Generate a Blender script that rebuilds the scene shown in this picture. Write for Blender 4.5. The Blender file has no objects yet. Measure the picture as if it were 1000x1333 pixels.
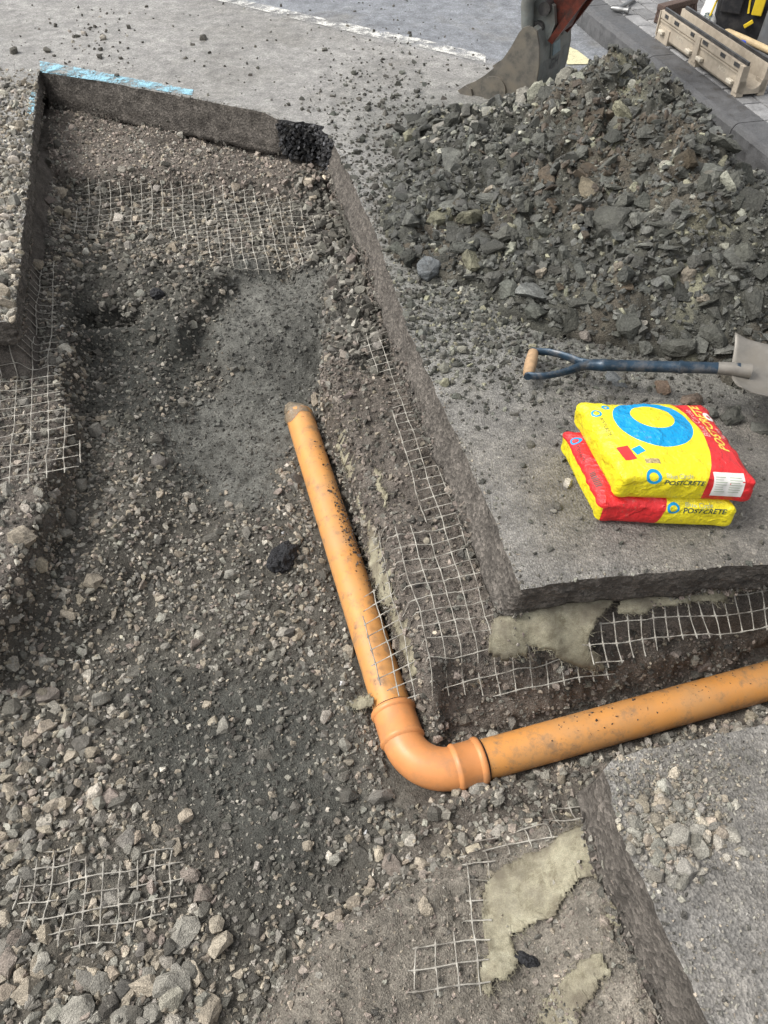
import bpy, bmesh, math, random
import numpy as np
from mathutils import Vector, Matrix, geometry
from mathutils.bvhtree import BVHTree

rng = np.random.default_rng(11)
random.seed(11)
SC = bpy.context.scene
COL = SC.collection

# ------------------------------------------------------------------ camera
PITCH = math.radians(48.0)
CP, SP = math.cos(PITCH), math.sin(PITCH)
CAMH = 1.55
cam = bpy.data.cameras.new('camera')
cam.sensor_fit = 'VERTICAL'
cam.sensor_height = 24.0
cam.lens = 24.0 * 1000.0 / 1333.0
cam.clip_start = 0.02
cam.clip_end = 600
camo = bpy.data.objects.new('camera', cam)
COL.objects.link(camo)
camo.location = (0, 0, CAMH)
camo.rotation_euler = (math.radians(90) - PITCH, 0, 0)
SC.camera = camo

# ------------------------------------------------------------------ sky, sun, exposure
SUN_EL, SUN_AZ = math.radians(52), math.radians(-92)      # azimuth from +Y, clockwise
world = bpy.data.worlds.new('World')
SC.world = world
world.use_nodes = True
wn, wl = world.node_tree.nodes, world.node_tree.links
bg = wn['Background']
sky = wn.new('ShaderNodeTexSky')
sky.sky_type = 'NISHITA'
sky.sun_disc = False
sky.sun_elevation = SUN_EL
sky.sun_rotation = SUN_AZ
sky.dust_density = 4.0
sky.air_density = 1.0
hs = wn.new('ShaderNodeHueSaturation')
hs.inputs['Saturation'].default_value = 0.18
wl.new(sky.outputs[0], hs.inputs['Color'])
wl.new(hs.outputs[0], bg.inputs['Color'])
bg.inputs['Strength'].default_value = 0.15
sun = bpy.data.lights.new('sun', 'SUN')
sun.energy = 1.15
sun.angle = math.radians(20)
sun.color = (1.0, 0.965, 0.91)
suno = bpy.data.objects.new('sun', sun)
COL.objects.link(suno)
sd = Vector((math.sin(SUN_AZ) * math.cos(SUN_EL), math.cos(SUN_AZ) * math.cos(SUN_EL), math.sin(SUN_EL)))
suno.rotation_euler = sd.to_track_quat('Z', 'Y').to_euler()
suno.location = (0, 0, 20)
SC.view_settings.view_transform = 'Standard'
SC.view_settings.look = 'None'
SC.view_settings.gamma = 1.0
SC.view_settings.exposure = 0.8
SC.view_settings.use_curve_mapping = False

# ------------------------------------------------------------------ helpers
def P(px, py, z=0.0):
    X = (px - 500) / 1000.0
    U = (666.5 - py) / 1000.0
    d = (CAMH - z) / (SP - U * CP)
    return (X * d, d * (CP + U * SP))

def P3(px, py, z=0.0):
    a = P(px, py, z)
    return Vector((a[0], a[1], z))

def proj(x, y, z):
    rz = z - CAMH
    f = y * CP - rz * SP
    u = y * SP + rz * CP
    f = np.maximum(f, 0.05)
    return 500 + 1000 * x / f, 666.5 - 1000 * u / f

def hash2(ix, iy, seed):
    n = (ix.astype(np.int64) * 374761393 + iy.astype(np.int64) * 668265263 + seed * 1442695041) & 0x7fffffff
    n = ((n ^ (n >> 13)) * 1274126177) & 0x7fffffff
    n = n ^ (n >> 16)
    return (n & 0xffffff) / float(0xffffff)

def vnoise(x, y, seed=0):
    x = np.asarray(x, float); y = np.asarray(y, float)
    ix = np.floor(x); iy = np.floor(y)
    fx = x - ix; fy = y - iy
    fx = fx * fx * (3 - 2 * fx); fy = fy * fy * (3 - 2 * fy)
    ix = ix.astype(np.int64); iy = iy.astype(np.int64)
    a = hash2(ix, iy, seed); b = hash2(ix + 1, iy, seed)
    c = hash2(ix, iy + 1, seed); d = hash2(ix + 1, iy + 1, seed)
    return (a * (1 - fx) + b * fx) * (1 - fy) + (c * (1 - fx) + d * fx) * fy - 0.5

def fbm(x, y, seed=0, oct=4, gain=0.5):
    s = 0.0; a = 1.0
    for k in range(oct):
        s = s + a * vnoise(x * 2 ** k + 17.3 * k, y * 2 ** k - 9.1 * k, seed + k)
        a *= gain
    return s

def inpoly(poly, x, y):
    x = np.asarray(x, float); y = np.asarray(y, float)
    r = np.zeros(x.shape, bool)
    n = len(poly)
    for i in range(n):
        x0, y0 = poly[i]; x1, y1 = poly[(i + 1) % n]
        if y0 == y1: continue
        c = ((y0 > y) != (y1 > y)) & (x < (x1 - x0) * (y - y0) / (y1 - y0) + x0)
        r ^= c
    return r

def mesh_np(name, V, F, smooth=False, col=None):
    """F: (n,3) or (n,4) int array, or list of such arrays"""
    me = bpy.data.meshes.new(name)
    Fs = F if isinstance(F, list) else [F]
    Fs = [np.asarray(f, np.int32) for f in Fs if len(f)]
    nl = sum(f.size for f in Fs); npoly = sum(len(f) for f in Fs)
    me.vertices.add(len(V)); me.vertices.foreach_set('co', np.asarray(V, np.float32).ravel())
    me.loops.add(nl); me.polygons.add(npoly)
    me.loops.foreach_set('vertex_index', np.concatenate([f.ravel() for f in Fs]))
    st = []; o = 0
    for f in Fs:
        k = f.shape[1]; st.append(o + np.arange(len(f)) * k); o += f.size
    me.polygons.foreach_set('loop_start', np.concatenate(st).astype(np.int32))
    me.update(calc_edges=True)
    if smooth: me.shade_smooth()
    else: me.shade_flat()
    if col is not None:
        at = me.color_attributes.new('Col', 'FLOAT_COLOR', 'POINT')
        c = np.ones((len(V), 4), np.float32); c[:, :3] = col
        at.data.foreach_set('color', c.ravel())
    return me

def link(name, me, mat, parent=None, kind=None, label=None, cat=None, group=None):
    o = bpy.data.objects.new(name, me)
    COL.objects.link(o)
    if mat is not None and len(me.materials) == 0: me.materials.append(mat)
    if parent is not None: o.parent = parent
    tag(o, label, cat, group, kind)
    return o

def tag(o, label=None, cat=None, group=None, kind=None):
    if label: o['label'] = label
    if cat: o['category'] = cat
    if group: o['group'] = group
    if kind: o['kind'] = kind

def empty(name, loc, label=None, cat=None, group=None, kind=None, rz=0.0):
    o = bpy.data.objects.new(name, None)
    COL.objects.link(o)
    o.location = loc; o.rotation_euler = (0, 0, rz)
    o.empty_display_size = 0.05
    tag(o, label, cat, group, kind)
    bpy.context.view_layer.update()
    return o

class MB:
    """collects shapes into one mesh, in world or local coordinates"""
    def __init__(self):
        self.v = []; self.f = []
    def add(self, vs, fs):
        b = len(self.v)
        self.v += [tuple(v) for v in vs]
        self.f += [tuple(i + b for i in f) for f in fs]
        return self
    def box(self, c, s, R=None, bev=0.0):
        bm = bmesh.new()
        bmesh.ops.create_cube(bm, size=1.0)
        for v in bm.verts: v.co = Vector((v.co.x * s[0], v.co.y * s[1], v.co.z * s[2]))
        if bev > 0:
            bmesh.ops.bevel(bm, geom=list(bm.edges), offset=bev, segments=2, affect='EDGES', profile=0.5)
        bm.verts.index_update()
        R = R or Matrix.Identity(3)
        self.add([R @ v.co + Vector(c) for v in bm.verts], [[v.index for v in f.verts] for f in bm.faces])
        bm.free()
        return self
    def tube(self, pts, rad, n=12, cap=True, flat=None, up=(0, 0, 1)):
        pts = [Vector(p) for p in pts]
        m = len(pts)
        rads = rad if isinstance(rad, (list, tuple)) else [rad] * m
        vs = []; fs = []
        for i, p in enumerate(pts):
            t = (pts[min(i + 1, m - 1)] - pts[max(i - 1, 0)]).normalized()
            a = Vector(up)
            if abs(a.dot(t)) > 0.95: a = Vector((1, 0, 0.1))
            s = t.cross(a).normalized(); w = s.cross(t).normalized()
            for k in range(n):
                an = 2 * math.pi * k / n
                r = rads[i]
                vs.append(p + s * (math.cos(an) * r * (flat[0] if flat else 1)) + w * (math.sin(an) * r * (flat[1] if flat else 1)))
        for i in range(m - 1):
            for k in range(n):
                k2 = (k + 1) % n
                fs.append((i * n + k, i * n + k2, (i + 1) * n + k2, (i + 1) * n + k))
        if cap:
            fs.append(tuple(range(n - 1, -1, -1)))
            fs.append(tuple((m - 1) * n + k for k in range(n)))
        return self.add(vs, fs)
    def prism(self, outline, w0, w1, fn):
        """outline: list of (a,b); fn(a,b,w) -> point"""
        n = len(outline)
        vs = [fn(a, b, w0) for a, b in outline] + [fn(a, b, w1) for a, b in outline]
        fs = [tuple(range(n)), tuple(range(2 * n - 1, n - 1, -1))]
        for i in range(n):
            j = (i + 1) % n
            fs.append((i, i + n, j + n, j))
        return self.add(vs, fs)
    def build(self, name, mat, parent=None, smooth=False, **kw):
        me = bpy.data.meshes.new(name)
        me.from_pydata(self.v, [], self.f)
        bm = bmesh.new(); bm.from_mesh(me)
        bmesh.ops.recalc_face_normals(bm, faces=bm.faces)
        bm.to_mesh(me); bm.free()
        if smooth:
            me.shade_smooth()
            try: me.set_sharp_from_angle(angle=math.radians(38))
            except Exception: pass
        else: me.shade_flat()
        o = link(name, me, mat, parent, **kw)
        if parent is not None:
            o.matrix_parent_inverse = parent.matrix_world.inverted()
        return o

# ------------------------------------------------------------------ materials
def newmat(name):
    m = bpy.data.materials.new(name)
    m.use_nodes = True
    nt = m.node_tree
    return m, nt, nt.nodes['Principled BSDF']

def N(nt, typ, **kw):
    n = nt.nodes.new(typ)
    for k, v in kw.items():
        if k in ('inp',):
            for a, b in v.items(): n.inputs[a].default_value = b
        else: setattr(n, k, v)
    return n

def mixc(nt, fac, a, b, mode='MIX'):
    n = nt.nodes.new('ShaderNodeMix'); n.data_type = 'RGBA'; n.blend_type = mode
    for i, v in ((0, fac), (6, a), (7, b)):
        if isinstance(v, (int, float)): n.inputs[i].default_value = v
        elif isinstance(v, tuple): n.inputs[i].default_value = (*v, 1) if len(v) == 3 else v
        else: nt.links.new(v, n.inputs[i])
    return n.outputs[2]

def ramp(nt, fac, stops):
    n = nt.nodes.new('ShaderNodeValToRGB')
    e = n.color_ramp.elements
    while len(e) < len(stops): e.new(0.5)
    for el, (p, c) in zip(e, stops):
        el.position = p
        el.color = (*c, 1) if isinstance(c, tuple) else (c, c, c, 1)
    nt.links.new(fac, n.inputs[0])
    return n.outputs[0]

def noise(nt, vec, scale, detail=4, rough=0.55):
    n = N(nt, 'ShaderNodeTexNoise', inp={'Scale': scale, 'Detail': detail, 'Roughness': rough})
    if vec is not None: nt.links.new(vec, n.inputs['Vector'])
    return n.outputs['Fac']

def voro(nt, vec, scale, feature='F1'):
    n = N(nt, 'ShaderNodeTexVoronoi', inp={'Scale': scale}); n.feature = feature
    nt.links.new(vec, n.inputs['Vector'])
    return n

def bump(nt, bsdf, h, dist, strength=1.0, prev=None):
    b = N(nt, 'ShaderNodeBump', inp={'Strength': strength, 'Distance': dist})
    nt.links.new(h, b.inputs['Height'])
    if prev is not None: nt.links.new(prev, b.inputs['Normal'])
    nt.links.new(b.outputs[0], bsdf.inputs['Normal'])
    return b.outputs[0]

def objcoord(nt):
    return N(nt, 'ShaderNodeTexCoord').outputs['Object']

def poscoord(nt):
    return N(nt, 'ShaderNodeNewGeometry').outputs['Position']

def grit_material(name, src, chip=150.0, chipamt=0.6, dirt=0.5, rough=0.92, bd=0.004, dirtcol=(0.045, 0.042, 0.038), spec=0.25, wet=None):
    """soil, stone or asphalt whose own colour comes from the colour attribute or the object's colour"""
    m, nt, b = newmat(name)
    pos = poscoord(nt)
    if src == 'attr': c = N(nt, 'ShaderNodeAttribute', attribute_name='Col').outputs['Color']
    elif src == 'obj': c = N(nt, 'ShaderNodeObjectInfo').outputs['Color']
    else:
        r = N(nt, 'ShaderNodeRGB'); r.outputs[0].default_value = (*src, 1); c = r.outputs[0]
    v = voro(nt, pos, chip)
    g = ramp(nt, N_sep(nt, v.outputs['Color']), [(0.0, 0.6), (0.55, 0.97), (1.0, 1.5)])
    c = mixc(nt, chipamt, c, g, 'MULTIPLY')
    n1 = noise(nt, pos, 300, 3, 0.7)
    c = mixc(nt, 0.55, c, ramp(nt, n1, [(0.3, 0.45), (0.7, 1.5)]), 'MULTIPLY')
    n2 = noise(nt, pos, 14, 6, 0.62)
    c = mixc(nt, 1.0, c, ramp(nt, n2, [(0.34, 0.72), (0.66, 1.25)]), 'MULTIPLY')
    if dirt > 0:
        n3 = noise(nt, pos, 27, 7, 0.7)
        f = ramp(nt, n3, [(0.5, 0.0), (0.68, dirt)])
        c = mixc(nt, f, c, dirtcol)
    nt.links.new(c, b.inputs['Base Color'])
    b.inputs['Roughness'].default_value = rough
    b.inputs['Specular IOR Level'].default_value = spec
    if wet:
        nt.links.new(ramp(nt, n2, [(0.35, wet), (0.6, rough)]), b.inputs['Roughness'])
    p = bump(nt, b, v.outputs['Distance'], bd, 0.55)
    p = bump(nt, b, n1, bd * 0.7, 0.6, p)
    return m

def N_sep(nt, colsock):
    s = N(nt, 'ShaderNodeSeparateColor')
    nt.links.new(colsock, s.inputs[0])
    return s.outputs[0]

def simple(name, col, rough=0.6, metal=0.0, var=0.3, scale=40, bd=0.0006, dirt=None, dirtamt=0.6, dscale=18, spec=0.4, coat=0.0):
    m, nt, b = newmat(name)
    pos = objcoord(nt)
    n1 = noise(nt, pos, scale, 6, 0.65)
    c = mixc(nt, 1.0, col, ramp(nt, n1, [(0.3, 1 - var), (0.7, 1 + var)]), 'MULTIPLY')
    if dirt:
        n2 = noise(nt, pos, dscale, 8, 0.7)
        c = mixc(nt, ramp(nt, n2, [(0.47, 0.0), (0.64, dirtamt)]), c, dirt)
    nt.links.new(c, b.inputs['Base Color'])
    b.inputs['Roughness'].default_value = rough
    b.inputs['Metallic'].default_value = metal
    b.inputs['Specular IOR Level'].default_value = spec
    b.inputs['Coat Weight'].default_value = coat
    if bd > 0: bump(nt, b, noise(nt, pos, scale * 4, 5, 0.6), bd, 0.7)
    return m

M = {}
M['ground'] = grit_material('ground_soil', 'attr', 210, 0.6, 0.25, bd=0.006)
M['gravel'] = grit_material('crushed_stone', 'attr', 320, 0.4, 0.6, bd=0.004, dirtcol=(0.095, 0.087, 0.073))
M['stone'] = grit_material('stone', 'obj', 260, 0.4, 0.65, bd=0.004, dirtcol=(0.105, 0.095, 0.08))
M['spoil'] = grit_material('spoil_soil', 'attr', 190, 0.6, 0.3, bd=0.006, dirtcol=(0.03, 0.03, 0.027), wet=0.6)
M['spoil_rock'] = grit_material('spoil_rock', 'obj', 120, 0.35, 0.6, bd=0.005, dirtcol=(0.045, 0.043, 0.036), wet=0.55)
M['asphalt'] = grit_material('asphalt', 'attr', 165, 0.8, 0.0, bd=0.007, rough=0.62, spec=0.6)
M['cut'] = grit_material('asphalt_cut', 'attr', 105, 0.95, 0.3, bd=0.009, dirtcol=(0.05, 0.043, 0.038))
M['kerb'] = grit_material('kerb_concrete', (0.085, 0.085, 0.086), 200, 0.3, 0.6, bd=0.002, dirtcol=(0.045, 0.045, 0.044), wet=0.28, spec=0.5)
M['paver'] = grit_material('paver_concrete', 'obj', 220, 0.35, 0.35, bd=0.002, dirtcol=(0.09, 0.09, 0.088), wet=0.5)
M['tarmac'] = grit_material('tarmac_lump', (0.028, 0.028, 0.03), 140, 0.8, 0.0, bd=0.008, rough=0.7)
M['gridp'] = simple('geogrid_polymer', (0.345, 0.325, 0.28), 0.65, var=0.4, scale=25, dirt=(0.15, 0.132, 0.11), dirtamt=0.95, dscale=22)
M['mud'] = grit_material('mud', (0.075, 0.068, 0.06), 260, 0.5, 0.2, bd=0.004)

def fleece_material():
    m, nt, b = newmat('geotextile_fleece')
    pos = poscoord(nt)
    n1 = noise(nt, pos, 30, 8, 0.75); n2 = noise(nt, pos, 420, 3, 0.7); n3 = noise(nt, pos, 9, 5, 0.6)
    c = ramp(nt, n1, [(0.32, (0.15, 0.13, 0.088)), (0.5, (0.31, 0.285, 0.205)), (0.7, (0.42, 0.395, 0.295))])
    c = mixc(nt, 0.6, c, ramp(nt, n2, [(0.3, 0.55), (0.7, 1.4)]), 'MULTIPLY')
    c = mixc(nt, ramp(nt, n3, [(0.44, 0.0), (0.62, 0.85)]), c, (0.145, 0.125, 0.095))
    nt.links.new(c, b.inputs['Base Color'])
    b.inputs['Roughness'].default_value = 0.95
    b.inputs['Specular IOR Level'].default_value = 0.1
    bump(nt, b, n2, 0.003, 0.8)
    return m
M['fleece'] = fleece_material()

# ------------------------------------------------------------------ the hole in the road
DIR = Vector((-0.205, 0.9788, 0)); NRM = Vector((0.9788, 0.205, 0))   # along the kerb, across it
HOLE_PX = [(51, 91, 'top'), (140, 107, 'top'), (250, 127, 'top'), (345, 147, 'top'), (362, 156, 'brk'), (395, 158, 'brk'), (420, 164, 'brk'),
           (434, 186, 'right'), (460, 238, 'right'), (490, 310, 'right'), (505, 349, 'right'), (532, 430, 'right'), (562, 500, 'right'),
           (606, 596, 'right'), (642, 676, 'right'), (678, 768, 'front'), (824, 749, 'front'), (1000, 733, 'front')]
hole = [(*P(a, b), k) for a, b, k in HOLE_PX]
hole += [(2.25, 1.36, 'off'), (2.25, 0.98, 'back'), (*P(1000, 938), 'back'), (*P(880, 968), 'back'), (*P(800, 993), 'back'),
         (*P(784, 1003), 'br'), (*P(814, 1110), 'br'), (*P(862, 1220), 'br'), (*P(918, 1335), 'br'), (0.68, -0.55, 'off'),
         (-2.05, -0.55, 'off'), (-2.05, 2.14, 'left0'), (*P(0, 419), 'left0'), (*P(18, 417), 'left'), (*P(30, 300), 'left'), (*P(45, 150), 'left')]
THICK = {'top': (0.20, 0.02), 'brk': (0.12, -0.06), 'right': (0.135, 0.045), 'front': (0.125, -0.012), 'off': (0.14, 0.0),
         'back': (0.14, 0.01), 'br': (0.17, 0.02), 'left0': (0.10, 0.0), 'left': (0.095, -0.004)}
# resample the outline every 18 mm
HB = []
for i in range(len(hole)):
    a, b = hole[i], hole[(i + 1) % len(hole)]
    L = math.hypot(b[0] - a[0], b[1] - a[1]); n = max(1, int(L / (0.018 if a[2] != 'off' else 0.08)))
    for k in range(n):
        t = k / n
        ta, tb = THICK[a[2]], THICK[a[2]]
        tb2 = THICK[b[2]]
        w = max(0.0, (t - 0.9) / 0.1) * 0.5 if L > 0.2 else t * 0.5
        HB.append((a[0] + (b[0] - a[0]) * t, a[1] + (b[1] - a[1]) * t, ta[0] * (1 - w) + tb2[0] * w, ta[1] * (1 - w) + tb2[1] * w, a[2]))
HBx = np.array([h[0] for h in HB]); HBy = np.array([h[1] for h in HB])
tx = np.roll(HBx, -1) - np.roll(HBx, 1); ty = np.roll(HBy, -1) - np.roll(HBy, 1)
tl = np.hypot(tx, ty); tx /= tl; ty /= tl
area = 0.5 * np.sum(HBx * np.roll(HBy, -1) - np.roll(HBx, -1) * HBy)
sgn = 1.0 if area > 0 else -1.0
inx, iny = -ty * sgn, tx * sgn                        # into the hole
rough = np.array([0.022 if h[4] in ('brk',) else (0.012 if h[4] in ('back', 'br') else 0.006) for h in HB])
jit = (fbm(HBx * 14, HBy * 14, 3, 4) * rough * 1.6 + vnoise(HBx * 60, HBy * 60, 5) * 0.006)
HBx = HBx + inx * jit; HBy = HBy + iny * jit
HBP = list(zip(HBx, HBy))

def road_z(x, y):
    return 0.012 * fbm(np.asarray(x) * 1.6, np.asarray(y) * 1.6, 40, 3) + 0.0035 * vnoise(np.asarray(x) * 30, np.asarray(y) * 30, 44)

# ------------------------------------------------------------------ trench heights on a grid
DX = 0.0085
gx = np.arange(-2.15, 2.36, DX); gy = np.arange(-0.65, 4.95, DX)
GX, GY = np.meshgrid(gx, gy)                           # rows are y
KX = np.fft.rfftfreq(len(gx), DX); KY = np.fft.fftfreq(len(gy), DX)
def blur(A, sig):
    g = np.exp(-2 * (math.pi * sig) ** 2 * (KX[None, :] ** 2 + KY[:, None] ** 2))
    return np.clip(np.fft.irfft2(np.fft.rfft2(A) * g, A.shape), 0, 1)
def mask(px, z, sig, wob=0.0, seed=0):
    poly = [P(a, b, z) for a, b in px]
    X, Y = GX, GY
    if wob:
        X = GX + wob * fbm(GX * 9, GY * 9, seed, 4); Y = GY + wob * fbm(GX * 9, GY * 9, seed + 9, 4)
    m = inpoly(poly, X, Y).astype(float)
    return blur(m, sig) if sig else m
def samp(A, x, y):
    fx = np.clip((np.asarray(x) - gx[0]) / DX, 0, len(gx) - 1.001); fy = np.clip((np.asarray(y) - gy[0]) / DX, 0, len(gy) - 1.001)
    ix = fx.astype(int); iy = fy.astype(int); fx = fx - ix; fy = fy - iy
    return (A[iy, ix] * (1 - fx) + A[iy, ix + 1] * fx) * (1 - fy) + (A[iy + 1, ix] * (1 - fx) + A[iy + 1, ix + 1] * fx) * fy

def blur_raw(A, sig):
    g = np.exp(-2 * (math.pi * sig) ** 2 * (KX[None, :] ** 2 + KY[:, None] ** 2))
    return np.fft.irfft2(np.fft.rfft2(A) * g, A.shape)
INS = inpoly(HBP, GX, GY).astype(float)                # inside the hole
H = -0.495 + 0.05 * fbm(GX * 2.2, GY * 2.2, 60, 3)
def lay(px, z, h, sig, wob=0.03, seed=1):
    global H
    m = mask(px, z, sig, wob, seed)
    H = H * (1 - m) + (h + 0.03 * fbm(GX * 4, GY * 4, seed + 30, 3)) * m
    return m
lay([(-300, 930), (140, 940), (300, 1130), (340, 1500), (-300, 1500)], -0.45, -0.455, 0.10)
lay([(230, 380), (300, 350), (440, 370), (430, 440), (395, 455), (330, 470), (270, 470)], -0.40, -0.375, 0.075)
mb_top = lay([(-50, 60), (480, 110), (520, 430), (440, 440), (425, 385), (370, 340), (300, 350), (250, 400), (235, 430), (200, 438), (95, 427), (60, 430), (-60, 430)], -0.31, -0.32, 0.02, 0.03, 3)
lay([(92, 440), (200, 446), (190, 456), (100, 460)], -0.5, -0.525, 0.03, 0.04, 15)
lay([(10, 70), (480, 120), (455, 200), (410, 232), (250, 222), (100, 222), (40, 210)], -0.2, -0.205, 0.05, 0.05, 5)
lay([(95, 450), (230, 450), (230, 620), (150, 760), (60, 870), (-60, 930), (-20, 760), (60, 640)], -0.42, -0.415, 0.06, 0.05, 18)
mb_left = lay([(-500, 200), (60, 200), (97, 350), (92, 430), (88, 470), (84, 560), (72, 620), (46, 690), (16, 770), (-40, 850), (-500, 960)], -0.25, -0.25, 0.013, 0.03, 7)
mb_right = lay([(436, 330), (425, 400), (418, 470), (428, 525), (458, 590), (481, 680), (500, 760), (524, 840), (548, 888), (600, 908), (700, 897), (800, 868),
     (900, 842), (1010, 812), (1700, 700), (1700, 300), (640, 180)], -0.25, -0.245, 0.016, 0.022, 9)
lay([(556, 880), (620, 872), (720, 868), (820, 846), (930, 818), (1050, 785), (1700, 640), (1700, 1000), (560, 1000)], -0.3, -0.36, 0.03, 0.03, 17)
lay([(575, 912), (640, 918), (720, 908), (820, 882), (930, 855), (1050, 825), (1700, 700), (1700, 1000), (560, 1000)], -0.4, -0.485, 0.025, 0.02, 19)
mb_br = lay([(790, 985), (756, 1030), (640, 1087), (560, 1127), (500, 1152), (420, 1205), (375, 1262), (335, 1335), (290, 1700), (1300, 1700), (1300, 900)], -0.33, -0.345, 0.025, 0.03, 11)
lay([(790, 985), (735, 1080), (720, 1180), (770, 1333), (820, 1700), (1300, 1700), (1300, 900)], -0.24, -0.235, 0.07, 0.03, 13)
_a, _b = P(782, 1003), P(1000, 938)
_m = blur(inpoly([(_a[0] - 0.03, _a[1] + 0.0), _b, (2.4, 1.0), (2.4, 1.35), (0.9, 1.0), (0.3, 0.85)], GX, GY).astype(float), 0.022)
H = np.minimum(H, H * (1 - _m) + (-0.465 + 0.02 * fbm(GX * 7, GY * 7, 66, 3)) * _m)
OUT = blur(1 - INS, 0.03)
u = np.clip(OUT * 2.0 - 1.1, 0, 1)
H = H * (1 - u) + (-0.205 + 0.07 * np.clip((-0.9 - GX) / 0.3, 0, 1) * np.clip((4.2 - GY) / 0.3, 0, 1)) * u

# drain pipe axis
PZ = -0.46
pa = P3(391, 545, PZ); pb = P3(512, 925, PZ); pc = P3(1000, 886, PZ)
d1 = (pb - pa).normalized()
d2 = Vector((-d1.y, d1.x, 0))
if d2.x < 0: d2 = -d2
s_ = (pc - pa).dot(d1)
corner = pa + d1 * s_                                   # the two axes meet here
def dseg(x, y, a, b):
    ax, ay = a[0], a[1]; bx, by = b[0] - ax, b[1] - ay
    t = np.clip(((x - ax) * bx + (y - ay) * by) / (bx * bx + by * by), 0, 1)
    return np.hypot(x - ax - t * bx, y - ay - t * by)
pend = corner + d2 * 2.2
DP = np.minimum(dseg(GX, GY, pa + d1 * 0.02, corner), dseg(GX, GY, corner, pend))
car = np.clip((0.10 - DP) / 0.045, 0, 1)
H = np.where(car > 0, np.minimum(H, H * (1 - car) + (-0.495) * car), H)
HS = H.copy()                                           # without the small bumps

# zones of soil (masks in world space)
z_wet = mask([(300, 360), (425, 372), (432, 420), (418, 500), (388, 560), (330, 640), (240, 615), (215, 560), (280, 500), (290, 420)], -0.43, 0.03, 0.10, 21)
z_mudledge = mask([(95, 330), (300, 345), (340, 380), (300, 436), (200, 438), (95, 427)], -0.31, 0.03, 0.06, 23)
z_dark = mask([(150, 930), (330, 850), (420, 900), (470, 1060), (420, 1190), (330, 1150), (230, 1090), (170, 1010)], -0.5, 0.05, 0.20, 25)
z_dark = np.maximum(z_dark, mask([(95, 440), (300, 450), (260, 520), (330, 640), (230, 660), (120, 560)], -0.48, 0.05, 0.15, 27))
z_big = np.maximum(mask([(-200, 900), (90, 920), (160, 1060), (140, 1130), (-200, 1140)], -0.45, 0.05, 0.15, 29),
                   mask([(-200, 1180), (120, 1190), (300, 1200), (330, 1400), (-200, 1400)], -0.45, 0.05, 0.15, 31))
z_pink = np.maximum(mb_right, np.maximum(mb_br, mask([(50, 120), (440, 150), (450, 240), (395, 240), (95, 225), (50, 225)], -0.22, 0.03, 0.06, 33)))
z_clod = mask([(388, 240), (440, 262), (470, 330), (525, 480), (470, 500), (430, 470), (425, 400), (395, 350)], -0.3, 0.03, 0.08, 37)
z_bed = mask([(560, 1010), (1000, 910), (1300, 860), (1300, 960), (760, 1030), (600, 1110), (520, 1100)], -0.49, 0.04, 0.10, 35)

def zmix(base, *pairs):
    r = np.ones(GX.shape + (3,)) * np.array(base)
    for m, c in pairs: r = r * (1 - m[..., None]) + np.array(c) * m[..., None]
    return r
SOIL = zmix((0.092, 0.085, 0.071), (z_big, (0.092, 0.083, 0.068)), (z_pink, (0.135, 0.117, 0.099)), (mb_left * 0.8, (0.118, 0.102, 0.088)), (mb_br, (0.195, 0.175, 0.145)),
            (z_bed, (0.115, 0.10, 0.084)), (z_mudledge, (0.082, 0.079, 0.067)), (z_clod, (0.078, 0.075, 0.064)), (z_dark, (0.062, 0.062, 0.054)), (z_wet, (0.125, 0.123, 0.109)))
patch = np.clip(fbm(GX * 3.1, GY * 3.1, 70, 4) * 2.2, -1, 1)
SOIL *= (1 + 0.22 * patch)[..., None]

rg = 0.010 * fbm(GX * 26, GY * 26, 80, 3) + 0.008 * vnoise(GX * 75, GY * 75, 84) + 0.004 * vnoise(GX * 110, GY * 110, 85)
H = H + rg * (1 + 0.1 * z_wet) + 0.02 * fbm(GX * 9, GY * 9, 88, 2) * (1.5 * z_mudledge + 1.5 * z_clod + 0.6 * mb_top * (1 - z_pink))
H = np.where(u > 0.5, np.minimum(H, np.where(GX < -0.9, -0.115, -0.19)), H)

keep = OUT < 0.995
ids = -np.ones(GX.shape, int)
qk = keep[:-1, :-1] & keep[1:, :-1] & keep[:-1, 1:] & keep[1:, 1:]
use = np.zeros(GX.shape, bool)
use[:-1, :-1] |= qk; use[1:, :-1] |= qk; use[:-1, 1:] |= qk; use[1:, 1:] |= qk
ids[use] = np.arange(use.sum())
Q = np.stack([ids[:-1, :-1][qk], ids[:-1, 1:][qk], ids[1:, 1:][qk], ids[1:, :-1][qk]], 1)
gyy, gxx = np.gradient(blur_raw(H, 0.012), DX)
SLOPE = np.hypot(gxx, gyy)
sw = np.clip((SLOPE - 0.5) / 1.0, 0, 1) * (u < 0.3)
amp = sw * (0.030 * fbm(GX * 17 + H * 25, GY * 17 - H * 21, 86, 3) + 0.012 * vnoise(GX * 60 + H * 70, GY * 60 + H * 50, 87))
XX = GX - amp * gxx / (SLOPE + 1e-6); YY = GY - amp * gyy / (SLOPE + 1e-6)
V = np.stack([XX[use], YY[use], H[use]], 1)
ground = link('trench_ground', mesh_np('trench_ground', V, Q, True, SOIL[use]), M['ground'], kind='structure',
              label='dark excavated trench floor and ledges cut into the road')

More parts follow.
